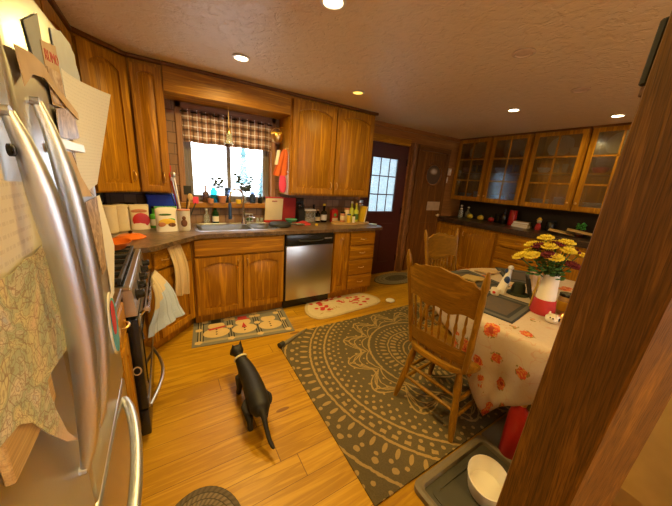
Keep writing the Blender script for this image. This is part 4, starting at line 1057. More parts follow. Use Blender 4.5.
jar('cream spice jar behind the yellow shaker', 2.06, 3.05, Z2, .035, .18, M['cream'], M['terracotta'])
jar('small yellow shaker at the board front', 2.04, 2.96, Z2, .025, .11, M['yellowplastic'], M['navy'])
jar('tiny white shaker beside the yellow shaker', 2.11, 2.95, Z2, .02, .095, M['white'], M['black'])
bottle('tall lime-labelled oil bottle, left of the pair', 2.13, 3.04, Z2, .032, .27, M['lime'], M['white'], M['lime'], .25)
bottle('tall green oil bottle, right of the pair', 2.2, 3.03, Z2, .035, .25, M['lime'], M['yellowplastic'], M['leaf'], .3)
t = thing('recipe_book', 'thin yellow-spined book leaning by the oil bottles', 'book', (2.265, 3.0, Z2)); Mx = Matrix.Rotation(.14, 4, 'Y'); B().box((0, -.07, .003), (.022, .07, .215), .001, Mx).build('cover', M['yellowplastic'], t); B().box((.003, -.0715, .005), (.019, .066, .216), 0, Mx).build('pages', M['cream'], t)
bottle('dark green bottle beside the leaning book', 2.325, 3.0, Z2, .028, .2, M['bottledark'], M['black'], None, .25)
t = jar('tall glass jar of dry pasta near the counter end', 2.345, 3.16, ZT, .045, .3, M['bottleclear'], M['steel'])
B().lathe([(.038, .006), (.038, .23), (.002, .235)], seg=16).build('pasta', M['bamboo'], t)
t = thing('saucer', 'small pale blue dish at the counter end', 'dish', (2.34, 2.82, ZT)); pot([(.03, 0), (.05, .012), (.055, .018), (.05, .018), (.03, .006), (.001, .005)], (0, 0, 0), 22).build('body', plain('pale_blue', (.45, .6, .75), .35), t)
bottle('dark glass bottle at the back behind the white box', 1.66, 3.235, ZT, .03, .22, M['bottledark'], M['black'], None, .3)
t = thing('power_outlet', 'dark outlet plate on the tile above the black holder', 'outlet', (1.47, YW - .013, 1.16)); B().box((-.06, -.006, -.05), (.06, 0, .05), .003).build('plate', M['black'], t)
for k in range(3): B().box((-.042 + k * .034, -.009, -.02), (-.026 + k * .034, -.006, .02)).build('socket', M['blackmat'], t)
# ---------------------------------------------------------------- right counter
ZR = .9555
def rc(y): return y
for i, (x, y, h, lab) in enumerate(((4.72, 3.17, .22, 'tall clear bottle nearest the brown door on the dark counter'), (4.62, 3.1, .17, 'short clear bottle in front of the tall clear ones'), (4.74, 3.04, .2, 'clear bottle with pale stopper nearest the orange gourds'))):
    bottle(lab, x, y, ZR, .042, h, M['bottleclear'], M['cream'], None, .35)
def gourd(label, x, y, r, m, name='gourd', cat='gourd', fl=.85):
    t = thing(name, label, cat, (x, y, ZR)); b = B(); n = 24; rs = []
    for k in range(11):
        a = PI * k / 10; rs.append([(r * max(.02, math.sin(a)) * (1 + .06 * math.cos(8 * p)) * math.cos(p), r * max(.02, math.sin(a)) * (1 + .06 * math.cos(8 * p)) * math.sin(p), r * fl * (1 - math.cos(a))) for p in [2 * PI * j / n for j in range(n)]])
    b.rings(rs); b.build('body', m, t); B().tube([(0, 0, r * fl * 2 - .004), (.004, 0, r * fl * 2 + .02)], [.007, .005], 8).build('stem', M['leaf'], t)
gourd('small orange gourd nearer the clear bottles', 4.68, 2.95, .05, M['yellowplastic']); gourd('small orange gourd farther from the clear bottles', 4.68, 2.75, .052, M['yellowplastic'])
gourd('dark red apple on the dark counter', 4.68, 2.56, .045, M['redcloth'], 'apple', 'apple', .9)
jar('dark round jar beside the red canister', 4.74, 2.48, ZR, .055, .15, M['bottledark'], M['black'])
bottle('black bottle standing against the red canister', 4.68, 2.36, ZR, .045, .24, M['black'], M['black'], None, .3)
jar('bright red canister on the dark counter', 4.68, 2.23, ZR, .055, .235, M['red'], M['red'], None, 'canister', 'canister')
for i, (w, d, th, m) in enumerate(((.16, .22, .03, 'cream'), (.15, .21, .025, 'bamboo'), (.16, .2, .03, 'tanpaper'))):
    z = ZR + (0, .0305, .056)[i]; t = thing('book', ('bottom book of the cream stack beside the red canister', 'middle book of the cream stack beside the red canister', 'top book of the cream stack beside the red canister')[i], 'book', (4.62, 2.05, z), .1 * i)
    B().box((-w / 2, -d / 2, 0), (w / 2, d / 2, th), .002).build('cover', M[m], t); B().box((-w / 2 - .0008, -d / 2 + .004, .004), (-w / 2 + .02, d / 2 - .004, th - .004)).build('pages', M['paper'], t)
t = thing('figurine', 'small cream and red figurine standing behind the yellow flowers', 'figurine', (4.62, 1.83, ZR))
B().lathe([(.035, 0), (.04, .02), (.032, .07), (.018, .1)], seg=16).build('body', M['redcloth'], t); B().ell((0, 0, .125), (.03, .03, .032), 14, 10).build('head', M['cream'], t); B().lathe([(.036, .145), (.034, .15), (.01, .185)], seg=14).build('hat', M['yellowplastic'], t)
jar('dark crock behind the figurine', 4.74, 1.72, ZR, .06, .15, M['black'], M['blackmat'])
t = thing('potted_plant', 'small green plant by the leaning wooden boards', 'plant', (4.68, 1.36, ZR)); pot([(.035, 0), (.05, .07), (.045, .07), (.04, .05), (.001, .05)], (0, 0, 0), 16).build('pot', M['terracotta'], t)
b = B()
for k in range(14): a = k * 2.4; b.ell((.04 * math.cos(a), .04 * math.sin(a), .09 + .006 * k), (.024, .016, .014), 8, 6)
b.build('foliage', M['green'], t)
for i, (y, r) in enumerate(((1.5, .5), (1.3, .42))): solo('cutting_board', B().box((-.1, -.14, 0), (.1, .14, .014), .004, Matrix.Translation((4.5, y, ZR + .03 + .035 * i)) @ Matrix.Rotation(.12, 4, 'X') @ Matrix.Rotation(.3, 4, 'Z')), M['bamboo'], ('wooden board lying on the dark counter behind the flowers', 'wooden board propped on the dark counter nearest the post')[i], 'cutting board')
gourd('orange fruit on the dark counter beside the post', 4.5, 1.08, .045, M['copper'], 'orange', 'fruit', .95)

# dishes behind the glass doors
def plate(x, y, z, r, m, label, group=None):
    t = solo('plate', pot([(r * .55, 0), (r, .014), (r, .017), (r * .55, .005), (.001, .004)], (x, y, z), 20), m, label, 'plate', group); return t
def bowl(x, y, z, r, h, m, label, group=None, name='bowl', cat='bowl'):
    return solo(name, pot([(r * .45, 0), (r * .85, h * .45), (r, h), (r * .94, h), (r * .78, h * .45), (.001, h * .12)], (x, y, z), 20), m, label, cat, group)
XC = 4.66
CN = ('first', 'second', 'third', 'fourth')
Zs = (GZ0 + .0195, 1.6195, 1.8095, 1.9845)
Zs = (GZ0 + .0195, 1.7605, 1.9845)
blu = plain('blue_white_dish', (.5, .58, .62), .3); creamd = plain('cream_dish', (.66, .58, .42), .35)
for i in range(4):
    ya, yb = YS[i], YS[i + 1]; yc = (ya + yb) / 2; n = CN[i]
    for k in range(6): plate(XC, yc + .13, Zs[0] + .0175 * k, .115, blu, f'pale plate in the stack on the bottom of the {n} glass-front cabinet', f'plate stack in the {n} glass-front cabinet')
    for k in range(3): bowl(XC, yc - .12, Zs[0] + .034 * k, .075, .075, blu if i < 3 else creamd, f'pale bowl in the nested stack on the bottom of the {n} glass-front cabinet', f'nested bowls in the {n} glass-front cabinet')
    for k in range(3):
        t = solo('drinking_glass', pot([(.028, 0), (.034, .11), (.031, .11), (.026, .008), (.001, .007)], (XC - .06, yc - .2 + .1 * k, Zs[1]), 14), M['bottleclear'], f'tumbler in the middle-shelf row of the {n} glass-front cabinet', 'glass', f'tumblers in the {n} glass-front cabinet')
    bowl(XC, yc + .17, Zs[1], .085, .07, (M['terracotta'], M['cream'], blu, M['red'])[i], f'{("rust","cream","pale blue","red")[i]} bowl on the middle shelf of the {n} glass-front cabinet')
    t = solo('platter', pot([(.08, 0), (.15, .012), (.15, .016), (.07, .006), (.001, .005)], (0, 0, 0), 26, M_=Matrix.Translation((XC + .05, yc + .05, Zs[2] + .13)) @ Matrix.Rotation(-1.25, 4, 'Y')), (creamd, M['tanpaper'], creamd, M['cream'])[i], f'oval platter standing on the top shelf of the {n} glass-front cabinet', 'platter')
    bowl(XC - .02, yc - .16, Zs[2], .08, .09, (M['terracotta'], creamd, M['cream'], creamd)[i], f'{("rust","cream","white","tan")[i]} bowl on the top shelf of the {n} glass-front cabinet')

# ---------------------------------------------------------------- floor coverings
def rug_poly():
    return [(.722, .648), (3.12, .648), (3.12, 2.17), (1.1, 2.182), (.765, 2.012)]
t = thing('area_rug', 'large dark olive rug with a tan medallion pattern', 'rug', (1.92, 1.39, 0))
part('pile', B().prism(rug_poly(), .001, .009), M['rug'], t)
a, c = Vector((1.1, 2.182, .016)), Vector((.765, 2.012, .018))
part('curled_corner', B().tube([a, a.lerp(c, .3), a.lerp(c, .7), c + Vector((-.004, -.004, 0))], [.006, .013, .016, .022], 12), plain('rug_backing', (.2, .17, .11), .95), t)
part('corner_roll', B().tube([(.755, 2.004, .03), (.8, 2.028, .034)], [.026, .02], 12), M['taupe'], t, 'dark curled rug corner')
# snowman mat
t_m = [plain('mat_grey', (.2, .19, .16), .95), plain('mat_cream', (.62, .45, .22), .95), plain('mat_black', (.03, .028, .025), .95), M['redcloth'], plain('mat_light', (.36, .3, .19), .95)]
b = B(); b.prism(rect(-.45, -.265, .45, .265), .001, .008)
b.mi = 4; b.prism(rect(-.41, -.225, .41, .225), .008, .0084)
b.mi = 0; b.prism(rect(-.36, -.19, .36, .19), .0084, .0087)
def ov(cx, cy, rx, ry, n=22): return [(cx + rx * math.cos(2 * PI * k / n), cy + ry * math.sin(2 * PI * k / n)) for k in range(n)]
b.mi = 2
for x in (-.385, -.125, .125, .385):
    for k in range(-1, 2): b.prism(rect(x + k * .022 - .005, -.2, x + k * .022 + .005, .2), .0087, .009)
for cx, hat, acc in ((-.25, 2, 3), (0, 3, 3), (.25, 0, 2)):
    b.mi = 1; b.prism(ov(cx, -.08, .115, .085), .009, .0095); b.prism(ov(cx, .05, .075, .065), .0095, .0099)
    for sx in (-.1, .1): b.prism(ov(cx + sx, .15, .032, .03, 10), .009, .0095)
    b.mi = hat; b.prism(rect(cx - .07, .095, cx + .07, .112), .0099, .0103); b.prism(rect(cx - .045, .11, cx + .045, .17), .0099, .0103)
    b.mi = 2
    for yy in (-.03, -.07, -.11): b.prism(ov(cx, yy, .01, .009, 8), .0099, .0103)
    b.mi = acc
    if cx < 0: b.prism([(cx - .08, -.005), (cx + .08, .03), (cx + .09, .01), (cx + .04, -.01), (cx - .06, -.03)], .0099, .0104)
    elif cx == 0: b.prism([(cx - .025, -.06), (cx + .025, -.06), (cx, .04)], .0104, .0108)
b.mi = 1
for x in (-.4, .4, -.13, .13):
    for y in (-.215, 0., .21): b.prism(ov(x, y, .035, .03, 5), .009, .0095)
o = b.build('snowman_mat', t_m, None, loc=(.575, 2.535, 0), rz=math.radians(-7)); tag(o, 'grey mat with three cream snowmen before the sink cabinet', 'mat')
# half-round mat
def smooth_poly(P, n=6):
    out = []; m = len(P)
    for i in range(m):
        p0, p1, p2, p3 = [Vector(P[(i + k - 1) % m]) for k in range(4)]
        for k in range(n):
            t = k / n; q = .5 * ((2 * p1) + (p2 - p0) * t + (2 * p0 - 5 * p1 + 4 * p2 - p3) * t * t + (3 * p1 - p0 - 3 * p2 + p3) * t ** 3); out.append((q.x, q.y))
    return out
hp = smooth_poly([(1.245, 2.5), (1.28, 2.35), (1.42, 2.3), (1.8, 2.325), (2.17, 2.37), (2.275, 2.46), (2.25, 2.62), (2.1, 2.78), (1.85, 2.87), (1.55, 2.83), (1.34, 2.7)])
b = B(); b.prism(hp, .001, .009); cx, cy = 1.76, 2.56
b.mi = 1; b.prism([(cx + (x - cx) * .93, cy + (y - cy) * .88) for x, y in hp], .009, .0094)
rr = random.Random(3); b.mi = 2
for c0 in ((1.5, 2.62), (1.62, 2.72), (1.75, 2.75), (2.02, 2.6), (1.5, 2.5), (1.95, 2.52)):
    for k in range(9): x, y = c0[0] + rr.gauss(0, .075), c0[1] + rr.gauss(0, .05); b.prism(ov(x, y, rr.uniform(.015, .035), rr.uniform(.012, .024), 9), .0094, .0098 + k * 3e-5)
b.mi = 3
for k in range(16): x, y = rr.uniform(1.4, 2.15), rr.uniform(2.4, 2.7); b.prism(ov(x, y, .03, .006, 8), .0094, .0097 + k * 2e-5, Matrix.Translation((x, y, 0)) @ Matrix.Rotation(rr.uniform(0, 3), 4, 'Z') @ Matrix.Translation((-x, -y, 0)))
solo('half_round_mat', b, [plain('mat_rim', (.5, .4, .24), .95), plain('mat_field', (.6, .5, .33), .95), plain('mat_red', (.5, .03, .03), .95), plain('mat_tan', (.42, .27, .12), .95)], 'cream half-round mat with red print before the dishwasher', 'mat')
def braid_obj(name, rx, ry, n, c1, c2, c3):
    m = Mat(name, .95); x, y, z = m.xyz(); r = ((x * x) / (rx * rx) + (y * y) / (ry * ry)).sqrt(); th = (y / ry).atan2(x / rx)
    fr = (r * n).fract(); rid = (r * n).floor()
    tw = ((th * 46. + fr * 5. + rid * 1.7).sin() * .5 + .5)
    k = m.white(m.vec(rid, 1.3)); c = m.mix(k.gt(.55), c1, c2); c = m.mix(tw.gt(.6) * .6, c, c3); c = m.mix((fr - .5).abs().gt(.42) * .7, c, (.02, .016, .012))
    m.base(c); m.bump((fr - .5).abs() * -1. + tw * .4, .7, .008); return m.m
o = B().prism(ov(0, 0, .44, .22, 48), .001, .013).build('braided_mat', braid_obj('oval_braid', .44, .22, 6., (.3, .26, .15), (.11, .085, .045), (.16, .13, .07)), None, loc=(3.08, 2.99, 0), rz=.05); tag(o, 'oval braided mat before the maroon exterior door', 'mat')
o = B().prism(ov(0, 0, .185, .25, 48), .001, .014).build('braided_mat', braid_obj('round_braid', .185, .25, 9., (.2, .15, .09), (.13, .1, .06), (.07, .05, .03)), None, loc=(.005, .86, 0), rz=-.12); tag(o, 'round brown braided mat beside the refrigerator', 'mat')
t = solo('pet_dish', pot([(.03, 0), (.055, .012), (.05, .024), (.02, .03), (.001, .031)], (2.37, 2.36, .001), 20, sx=1.1), M['white'], 'small white domed dish on the floor beyond the rug', 'dish')

# ---------------------------------------------------------------- table
TC, TR, TZ = Vector((2.25, .65)), .765, .74
t = thing('dining_table', 'round dining table hidden under the floral cloth', 'table', (TC.x, TC.y, 0))
B().lathe([(TR - .03, TZ - .04), (TR - .006, TZ - .03), (TR - .006, TZ - .012), (TR - .012, TZ - .006)], seg=48).build('tabletop', M['chair'], t)
B().lathe([(.16, .02), (.17, .06), (.09, .12), (.07, .3), (.1, .45), (.07, .6), (.12, TZ - .0405)], seg=20).build('pedestal', M['chair'], t)
for k in range(4):
    a = PI / 4 + k * PI / 2; B().tube([(.14 * math.cos(a), .14 * math.sin(a), .12), (.3 * math.cos(a), .3 * math.sin(a), .08), (.44 * math.cos(a), .44 * math.sin(a), .035)], [.035, .032, .026], 10).build('leg', M['chair'], t)
cb = B(); cb.uv = cb.bm.loops.layers.uv.new('UVMap'); NA, NR, ND = 144, 10, 16; ang0 = math.radians(180)
def cloth_pt(ai, s):
    """s: distance from the centre along the cloth"""
    a = 2 * PI * ai / NA; ra = a - ang0
    if s <= TR: r, z = s, TZ + .003
    else:
        d = s - TR; e = min(1, d / .03); r = TR + .012 * e; z = TZ + .003 - max(0, d - .012)
        w = min(1, d / .35); r += (.03 * math.sin(11 * a + 1.) + .018 * math.sin(23 * a)) * w * .9 - .055 * w * w
        r = min(r, TR + .05)
    return Vector((r * math.cos(a), r * math.sin(a), z))
def hem(ai):
    a = (2 * PI * ai / NA - ang0) % (PI / 2) - PI / 4
    return min(.985 / max(math.cos(a), .1), TR + .67)
V = []; U = []
for ai in range(NA):
    h = hem(ai); row = []; ur = []
    for k in range(NR + ND + 1):
        s = TR * (.02 + .98 * k / NR) if k <= NR else TR + (h - TR) * ((k - NR) / ND) ** 1.15
        p = cloth_pt(ai, s); a = 2 * PI * ai / NA
        row.append(cb.bm.verts.new(p)); ur.append((s * math.cos(a), s * math.sin(a)))
    V.append(row); U.append(ur)
def cface(vs, uv):
    f = cb.bm.faces.new(vs)
    for l, q in zip(f.loops, uv): l[cb.uv].uv = q
for ai in range(NA):
    j = (ai + 1) % NA
    for k in range(NR + ND): cface((V[ai][k], V[ai][k + 1], V[j][k + 1], V[j][k]), (U[ai][k], U[ai][k + 1], U[j][k + 1], U[j][k]))
cface([V[a][0] for a in range(NA)], [U[a][0] for a in range(NA)])
o = cb.build('tablecloth', M['tablecloth'], None, 60., loc=(TC.x, TC.y, 0)); tag(o, 'cream cloth with red and orange flowers covering the round table', 'tablecloth')
md = o.modifiers.new('thickness', 'SOLIDIFY'); md.thickness = .003; md.offset = 1.
ZD = TZ + .0065
def mat_weave(name, cols):
    m = Mat(name, .8); x, y, z = m.xyz(); e = (x / .21).abs().mx((y / .155).abs()); n = m.noise(m.scaled((1, 1, 1), rnd=True), 26., 4, .8)
    c = m.mix(n, cols[0], cols[1]); c = m.mix(e.gt(.62), c, cols[2]); c = m.mix(e.gt(.76), c, cols[3]); c = m.mix(e.gt(.92), c, cols[2])
    m.base(c); return m.m
pm = mat_weave('placemat_weave', ((.13, .08, .04), (.05, .055, .07), (.025, .028, .036), (.1, .1, .1)))
def placemat(label, x, y, rz):
    o = B().box((-.21, -.155, 0), (.21, .155, .004), .001).build('placemat', pm, None, loc=(x, y, ZD), rz=rz); tag(o, label, 'placemat', 'placemats on the round table'); return o
placemat('dark placemat in front of the near chair, closest to the post', 1.79, .82, math.radians(8))
placemat('dark placemat in front of the far chair', 2.12, 1.2, math.radians(80))
placemat('dark placemat on the far side of the table behind the papers', 2.62, 1.08, math.radians(40))
solo('napkin', B().sheet(lambda u, v: (2.33 + .2 * u, 1.2 + .13 * v, ZD + .012 + .006 * math.sin(9 * u + 3 * v)), 14, 8, .01), M['tanpaper'], 'crumpled tan napkin between the two far placemats', 'napkin')
solo('napkin', B().sheet(lambda u, v: (2.02 + .15 * u, 1.13 + .13 * v, ZD + .014 + .006 * math.sin(7 * u + 4 * v)), 14, 8, .01), M['khaki'], 'tan napkin lying on the placemat of the far chair', 'napkin')
t = thing('flower_vase', 'red and white cone vase holding the bouquet', 'vase', (1.95, .635, ZD))
pot([(.062, 0), (.066, .01), (.056, .09), (.055, .095)], (0, 0, 0), 24).build('red_base', M['redcloth'], t)
pot([(.0515, .0955), (.04, .25), (.037, .252), (.034, .22), (.03, .1), (.001, .097)], (0, 0, 0), 24).build('white_upper', M['white'], t)
rr = random.Random(11)
def mum(label, tip, m, r, group):
    base = Vector((1.95, .635, ZD + .12)); tip = Vector(tip); t = thing('flower', label, 'flower', base, 0, group); d = tip - base
    B().tube([(0, 0, 0), (d.x * .12, d.y * .12, d.z * .45), tuple(d)], .0028, 6).build('stem', M['leaf'], t)
    b = B(); ax = (d + Vector((0, 0, .05))).normalized(); q = ax.to_track_quat('Z', 'Y').to_matrix().to_4x4()
    for ly in range(3):
        n = (15, 12, 8)[ly]; L = r * (1, .86, .66)[ly]; el = (.3, .75, 1.2)[ly]
        for k in range(n):
            a = 2 * PI * k / n + ly * .3; Mx = Matrix.Translation(d) @ q @ Matrix.Rotation(a, 4, 'Z') @ Matrix.Rotation(-el, 4, 'Y')
            b.rings([[(L * f, w * L * .17 * math.cos(p), .006 * L / r * math.sin(p) + .05 * L * f * f) for p in [2 * PI * j / 5 for j in range(5)]] for f, w in ((.05, .3), (.5, 1.), (.9, .9), (1., .3))], M_=Mx)
    b.ell((0, 0, .006), (r * .22, r * .22, .01), 8, 6, Matrix.Translation(d) @ q); b.build('blossom', m, t)
    bl = B()
    for k in range(3):
        f = .55 + .1 * k; c = d * f; a = rr.uniform(0, 6.28); bl.ell((c.x + .02 * math.cos(a), c.y + .02 * math.sin(a), c.z), (.022, .014, .006), 8, 6)
    bl.build('leaf', M['leaf'], t)
bx, by = 1.95, .635
side = Vector((.62, -.785, 0)); back = Vector((.785, .62, 0))
def bunch(n, seed, zc, zr, label, m, r, group):
    rr = random.Random(seed)
    for k in range(n):
        a = 2.4 * k + seed; q = math.sqrt((k + .5) / n); sx = -.035 + .15 * q * math.cos(a); sb = .1 * q * math.sin(a)
        p = Vector((bx, by, 0)) + side * sx + back * sb; mum(label, (p.x, p.y, zc + zr * (1 - q * q) + rr.uniform(-.03, .02)), m, r, group)
bunch(15, 1, 1.08, .12, 'yellow mum in the bouquet on the round table', M['yellow'], .045, 'yellow mums in the bouquet')
bunch(9, 5, 1.05, .13, 'maroon mum in the bouquet on the round table', M['wine'], .042, 'maroon mums in the bouquet')
# other things on the table
t = thing('figurine', 'small white figurine with a painted face nearest the post', 'figurine', (1.85, .545, ZD))
b = B(); b.ell((0, 0, .026), (.045, .034, .026), 18, 12); b.ell((-.03, -.012, .04), (.02, .02, .018), 12, 8); b.ell((-.036, -.03, .056), (.006, .006, .014), 8, 6); b.ell((-.024, .01, .058), (.006, .006, .014), 8, 6); b.build('body', M['white'], t)
b = B()
for dx, dy in ((-.049, -.018), (-.046, -.004)): b.ell((dx, dy, .043), (.004, .004, .004), 8, 6)
b.ell((.0, -.033, .03), (.012, .004, .01), 10, 6); b.build('painted_face', M['black'], t)
t = thing('figurine', 'tall white and blue bird-like figurine behind the near placemat', 'figurine', (2.06, .93, ZD))
b = B(); b.tube([(-.03, 0, .0), (-.03, .0, .03), (0, 0, .08), (.02, 0, .13), (.03, 0, .17)], [.03, .032, .028, .02, .016], 12); b.ell((.035, 0, .185), (.024, .018, .018), 12, 8); b.build('body', M['white'], t)
b = B(); b.ell((-.01, -.012, .1), (.018, .02, .03), 12, 8); b.ell((.012, .014, .16), (.014, .012, .018), 10, 6); b.build('blue_wing', M['navy'], t)
t = thing('napkin_ring', 'small white painted cup at the foot of the bird figurine', 'cup', (1.95, .93, ZD)); pot([(.025, 0), (.032, .03), (.028, .05), (.025, .05), (.026, .03), (.001, .01)], (0, 0, 0), 16).build('body', M['white'], t); B().ell((-.03, -.006, .026), (.006, .012, .01), 10, 6).build('red_print', M['red'], t)
solo('felt_hat', pot([(.075, 0), (.07, .008), (.048, .012), (.042, .06), (.03, .085), (.002, .09)], (2.14, .87, ZD), 22), plain('dark_felt', (.035, .045, .03), .9), 'dark green felt hat lying beside the bird figurine', 'hat')
solo('paper_bag', B().sheet(lambda u, v: (2.28 + .2 * u + .02 * math.sin(5 * v), .84 + .04 * math.sin(6 * u), ZD + .004 + .16 * v * (1 - .35 * u)), 14, 10, .02), M['tanpaper'], 'crumpled tan paper standing behind the dark felt hat', 'bag')
t = thing('picture_frame', 'dark easel frame leaning between felt hat and vase', 'frame', (2.15, .78, ZD)); Mx = Matrix.Rotation(.6, 4, 'Z') @ Matrix.Rotation(-.3, 4, 'X'); B().box((-.06, 0, .002), (.06, .012, .16), .003, Mx).build('frame', M['blackmat'], t); B().box((-.05, -.001, .012), (.05, -.0002, .15), 0, Mx).build('picture', M['photo'], t)
solo('ruler', B().box((-.012, -.002, 0), (.012, .002, .2), .0005, Matrix.Translation((1.975, .715, ZD + .002)) @ Matrix.Rotation(.18, 4, 'Y')), M['yellowplastic'], 'yellow strip standing against the white cone vase', 'ruler')
jar('small dark-lidded jar of tan powder behind the vase', 2.07, .57, ZD, .04, .13, M['bamboo'], M['black'], M['yellowplastic'])
t = thing('gift_box', 'red and gold gift box nearest the post on the table', 'box', (2.02, .47, ZD)); B().box((-.05, -.04, 0), (.05, .04, .12), .003).build('body', M['redcloth'], t); B().box((-.012, -.042, 0.0005), (.012, .042, .123), .001).build('ribbon', M['brass'], t)
solo('ornament_bell', B().lathe([(.03, 0), (.026, .02), (.016, .045), (.004, .055)], (1.93, .52, ZD), 16), M['brass'], 'small golden bell at the foot of the gift box', 'bell')

# ---------------------------------------------------------------- chairs
def make_chair(label):
    t = thing('dining_chair', label, 'chair', (0, 0, 0)); W_ = M['chair']
    n = 28; out = []
    for k in range(n):
        a = 2 * PI * k / n; c, s = math.cos(a), math.sin(a)
        out.append((.0 + .225 * math.copysign(abs(c) ** .62, c), (.225 + .012 * c) * math.copysign(abs(s) ** .62, s)))
    b = B(); rs = []
    for sc, z in ((.9, .412), (.985, .42), (1., .436), (.985, .452), (.9, .456), (.6, .447), (.15, .444)): rs.append([(x * sc, y * sc, z) for x, y in out])
    b.rings(rs); b.build('seat', M['chairY'], t)
    def turned(p, q, rs_, nm, mat=W_):
        P = [Vector(p).lerp(Vector(q), k / (len(rs_) - 1)) for k in range(len(rs_))]; return B().tube(P, rs_, 12).build(nm, mat, t)
    leg = [.014, .017, .02, .021, .022, .021, .0215, .017, .022, .024, .022, .018, .017]
    for sx, sy in ((-1, -1), (-1, 1), (1, -1), (1, 1)):
        top = (sx * .145, sy * .155, .425); bot = (-.215 if sx < 0 else .195, sy * .215, .001); turned(bot, top, leg, 'leg')
    st = [.009, .011, .0125, .014, .0125, .011, .009]
    def at(sx, sy, f): return Vector((lerp(-.215 if sx < 0 else .195, sx * .145, f), sy * lerp(.215, .155, f), .425 * f))
    for sy in (-1, 1):
        for f in (.33, .55): turned(at(-1, sy, f), at(1, sy, f), st, 'stretcher')
    for f in (.42, .62): turned(at(-1, -1, f), at(-1, 1, f), st, 'stretcher')
    turned(at(1, -1, .5), at(1, 1, .5), st, 'stretcher')
    def back(z): return -.165 - .085 * ((z - .45) / .6) ** 1.2 if z > .45 else -.165
    yb = lambda z: .19 + .048 * (z - .45) / .6
    pr = [.014, .016, .019, .017, .02, .018, .0165, .0165, .0165, .0165, .017, .018, .014, .019, .016, .006]
    for sy in (-1, 1):
        zs = [.435 + .635 * k / (len(pr) - 1) for k in range(len(pr))]
        b = B().tube([(back(z), sy * yb(z), z) for z in zs], pr, 12); b.build('back_post', W_, t)
    def board(z0, ztop, th, nm, bot=None, n=30):
        b = B(); rs = []
        for k in range(n + 1):
            u = -1 + 2 * k / n; zt = ztop(u); zb = bot(u) if bot else z0; bow = -.03 * (1 - u * u)
            q = [(zb, -th), (zt, -th), (zt, th), (zb, th)]
            rs.append([(back(z) + bow + dx, u * (yb(z) - .008), z) for z, dx in q])
        return b.rings(rs).build(nm, M['chairY'], t)
    def crest(u):
        a = abs(u); return 1.03 - .045 * a + .004 * math.cos(a * 15) * (a > .28) - (.015 if a > .86 else 0)
    board(.79, crest, .009, 'crest_panel', lambda u: .80 - .02 * (1 - u * u) + .01 * math.cos(u * 9))
    board(.485, lambda u: .575 + .008 * math.cos(u * 3), .009, 'lower_rail')
    sp = [.006, .008, .007, .0105, .008, .006, .009, .0115, .009, .006, .008, .007, .006]
    for k in range(8):
        u = -.77 + .22 * k; bow = -.03 * (1 - u * u)
        turned((back(.575) + bow, u * yb(.57), .57), (back(.79) + bow, u * yb(.79), .79), sp, 'spindle')
    for k in range(5):
        u = -.6 + .3 * k; bow = -.03 * (1 - u * u)
        turned((-.185, u * .19, .45), (back(.49) + bow, u * yb(.49), .488), [.008] * 3, 'spindle')
    return t
ch = make_chair('press-back oak chair at the near side of the round table')
ch2 = copy_tree(ch); ch2['label'] = 'press-back oak chair on the far side of the table by the drawers'
ch.location = (1.525, .925, .009); ch.rotation_euler.z = math.radians(5)
ch2.location = (2.25, 1.415, .009); ch2.rotation_euler.z = math.radians(-89); ch2.scale = (1, 1, 1)
for c in (ch, ch2): c['group'] = 'oak press-back chairs at the round table'

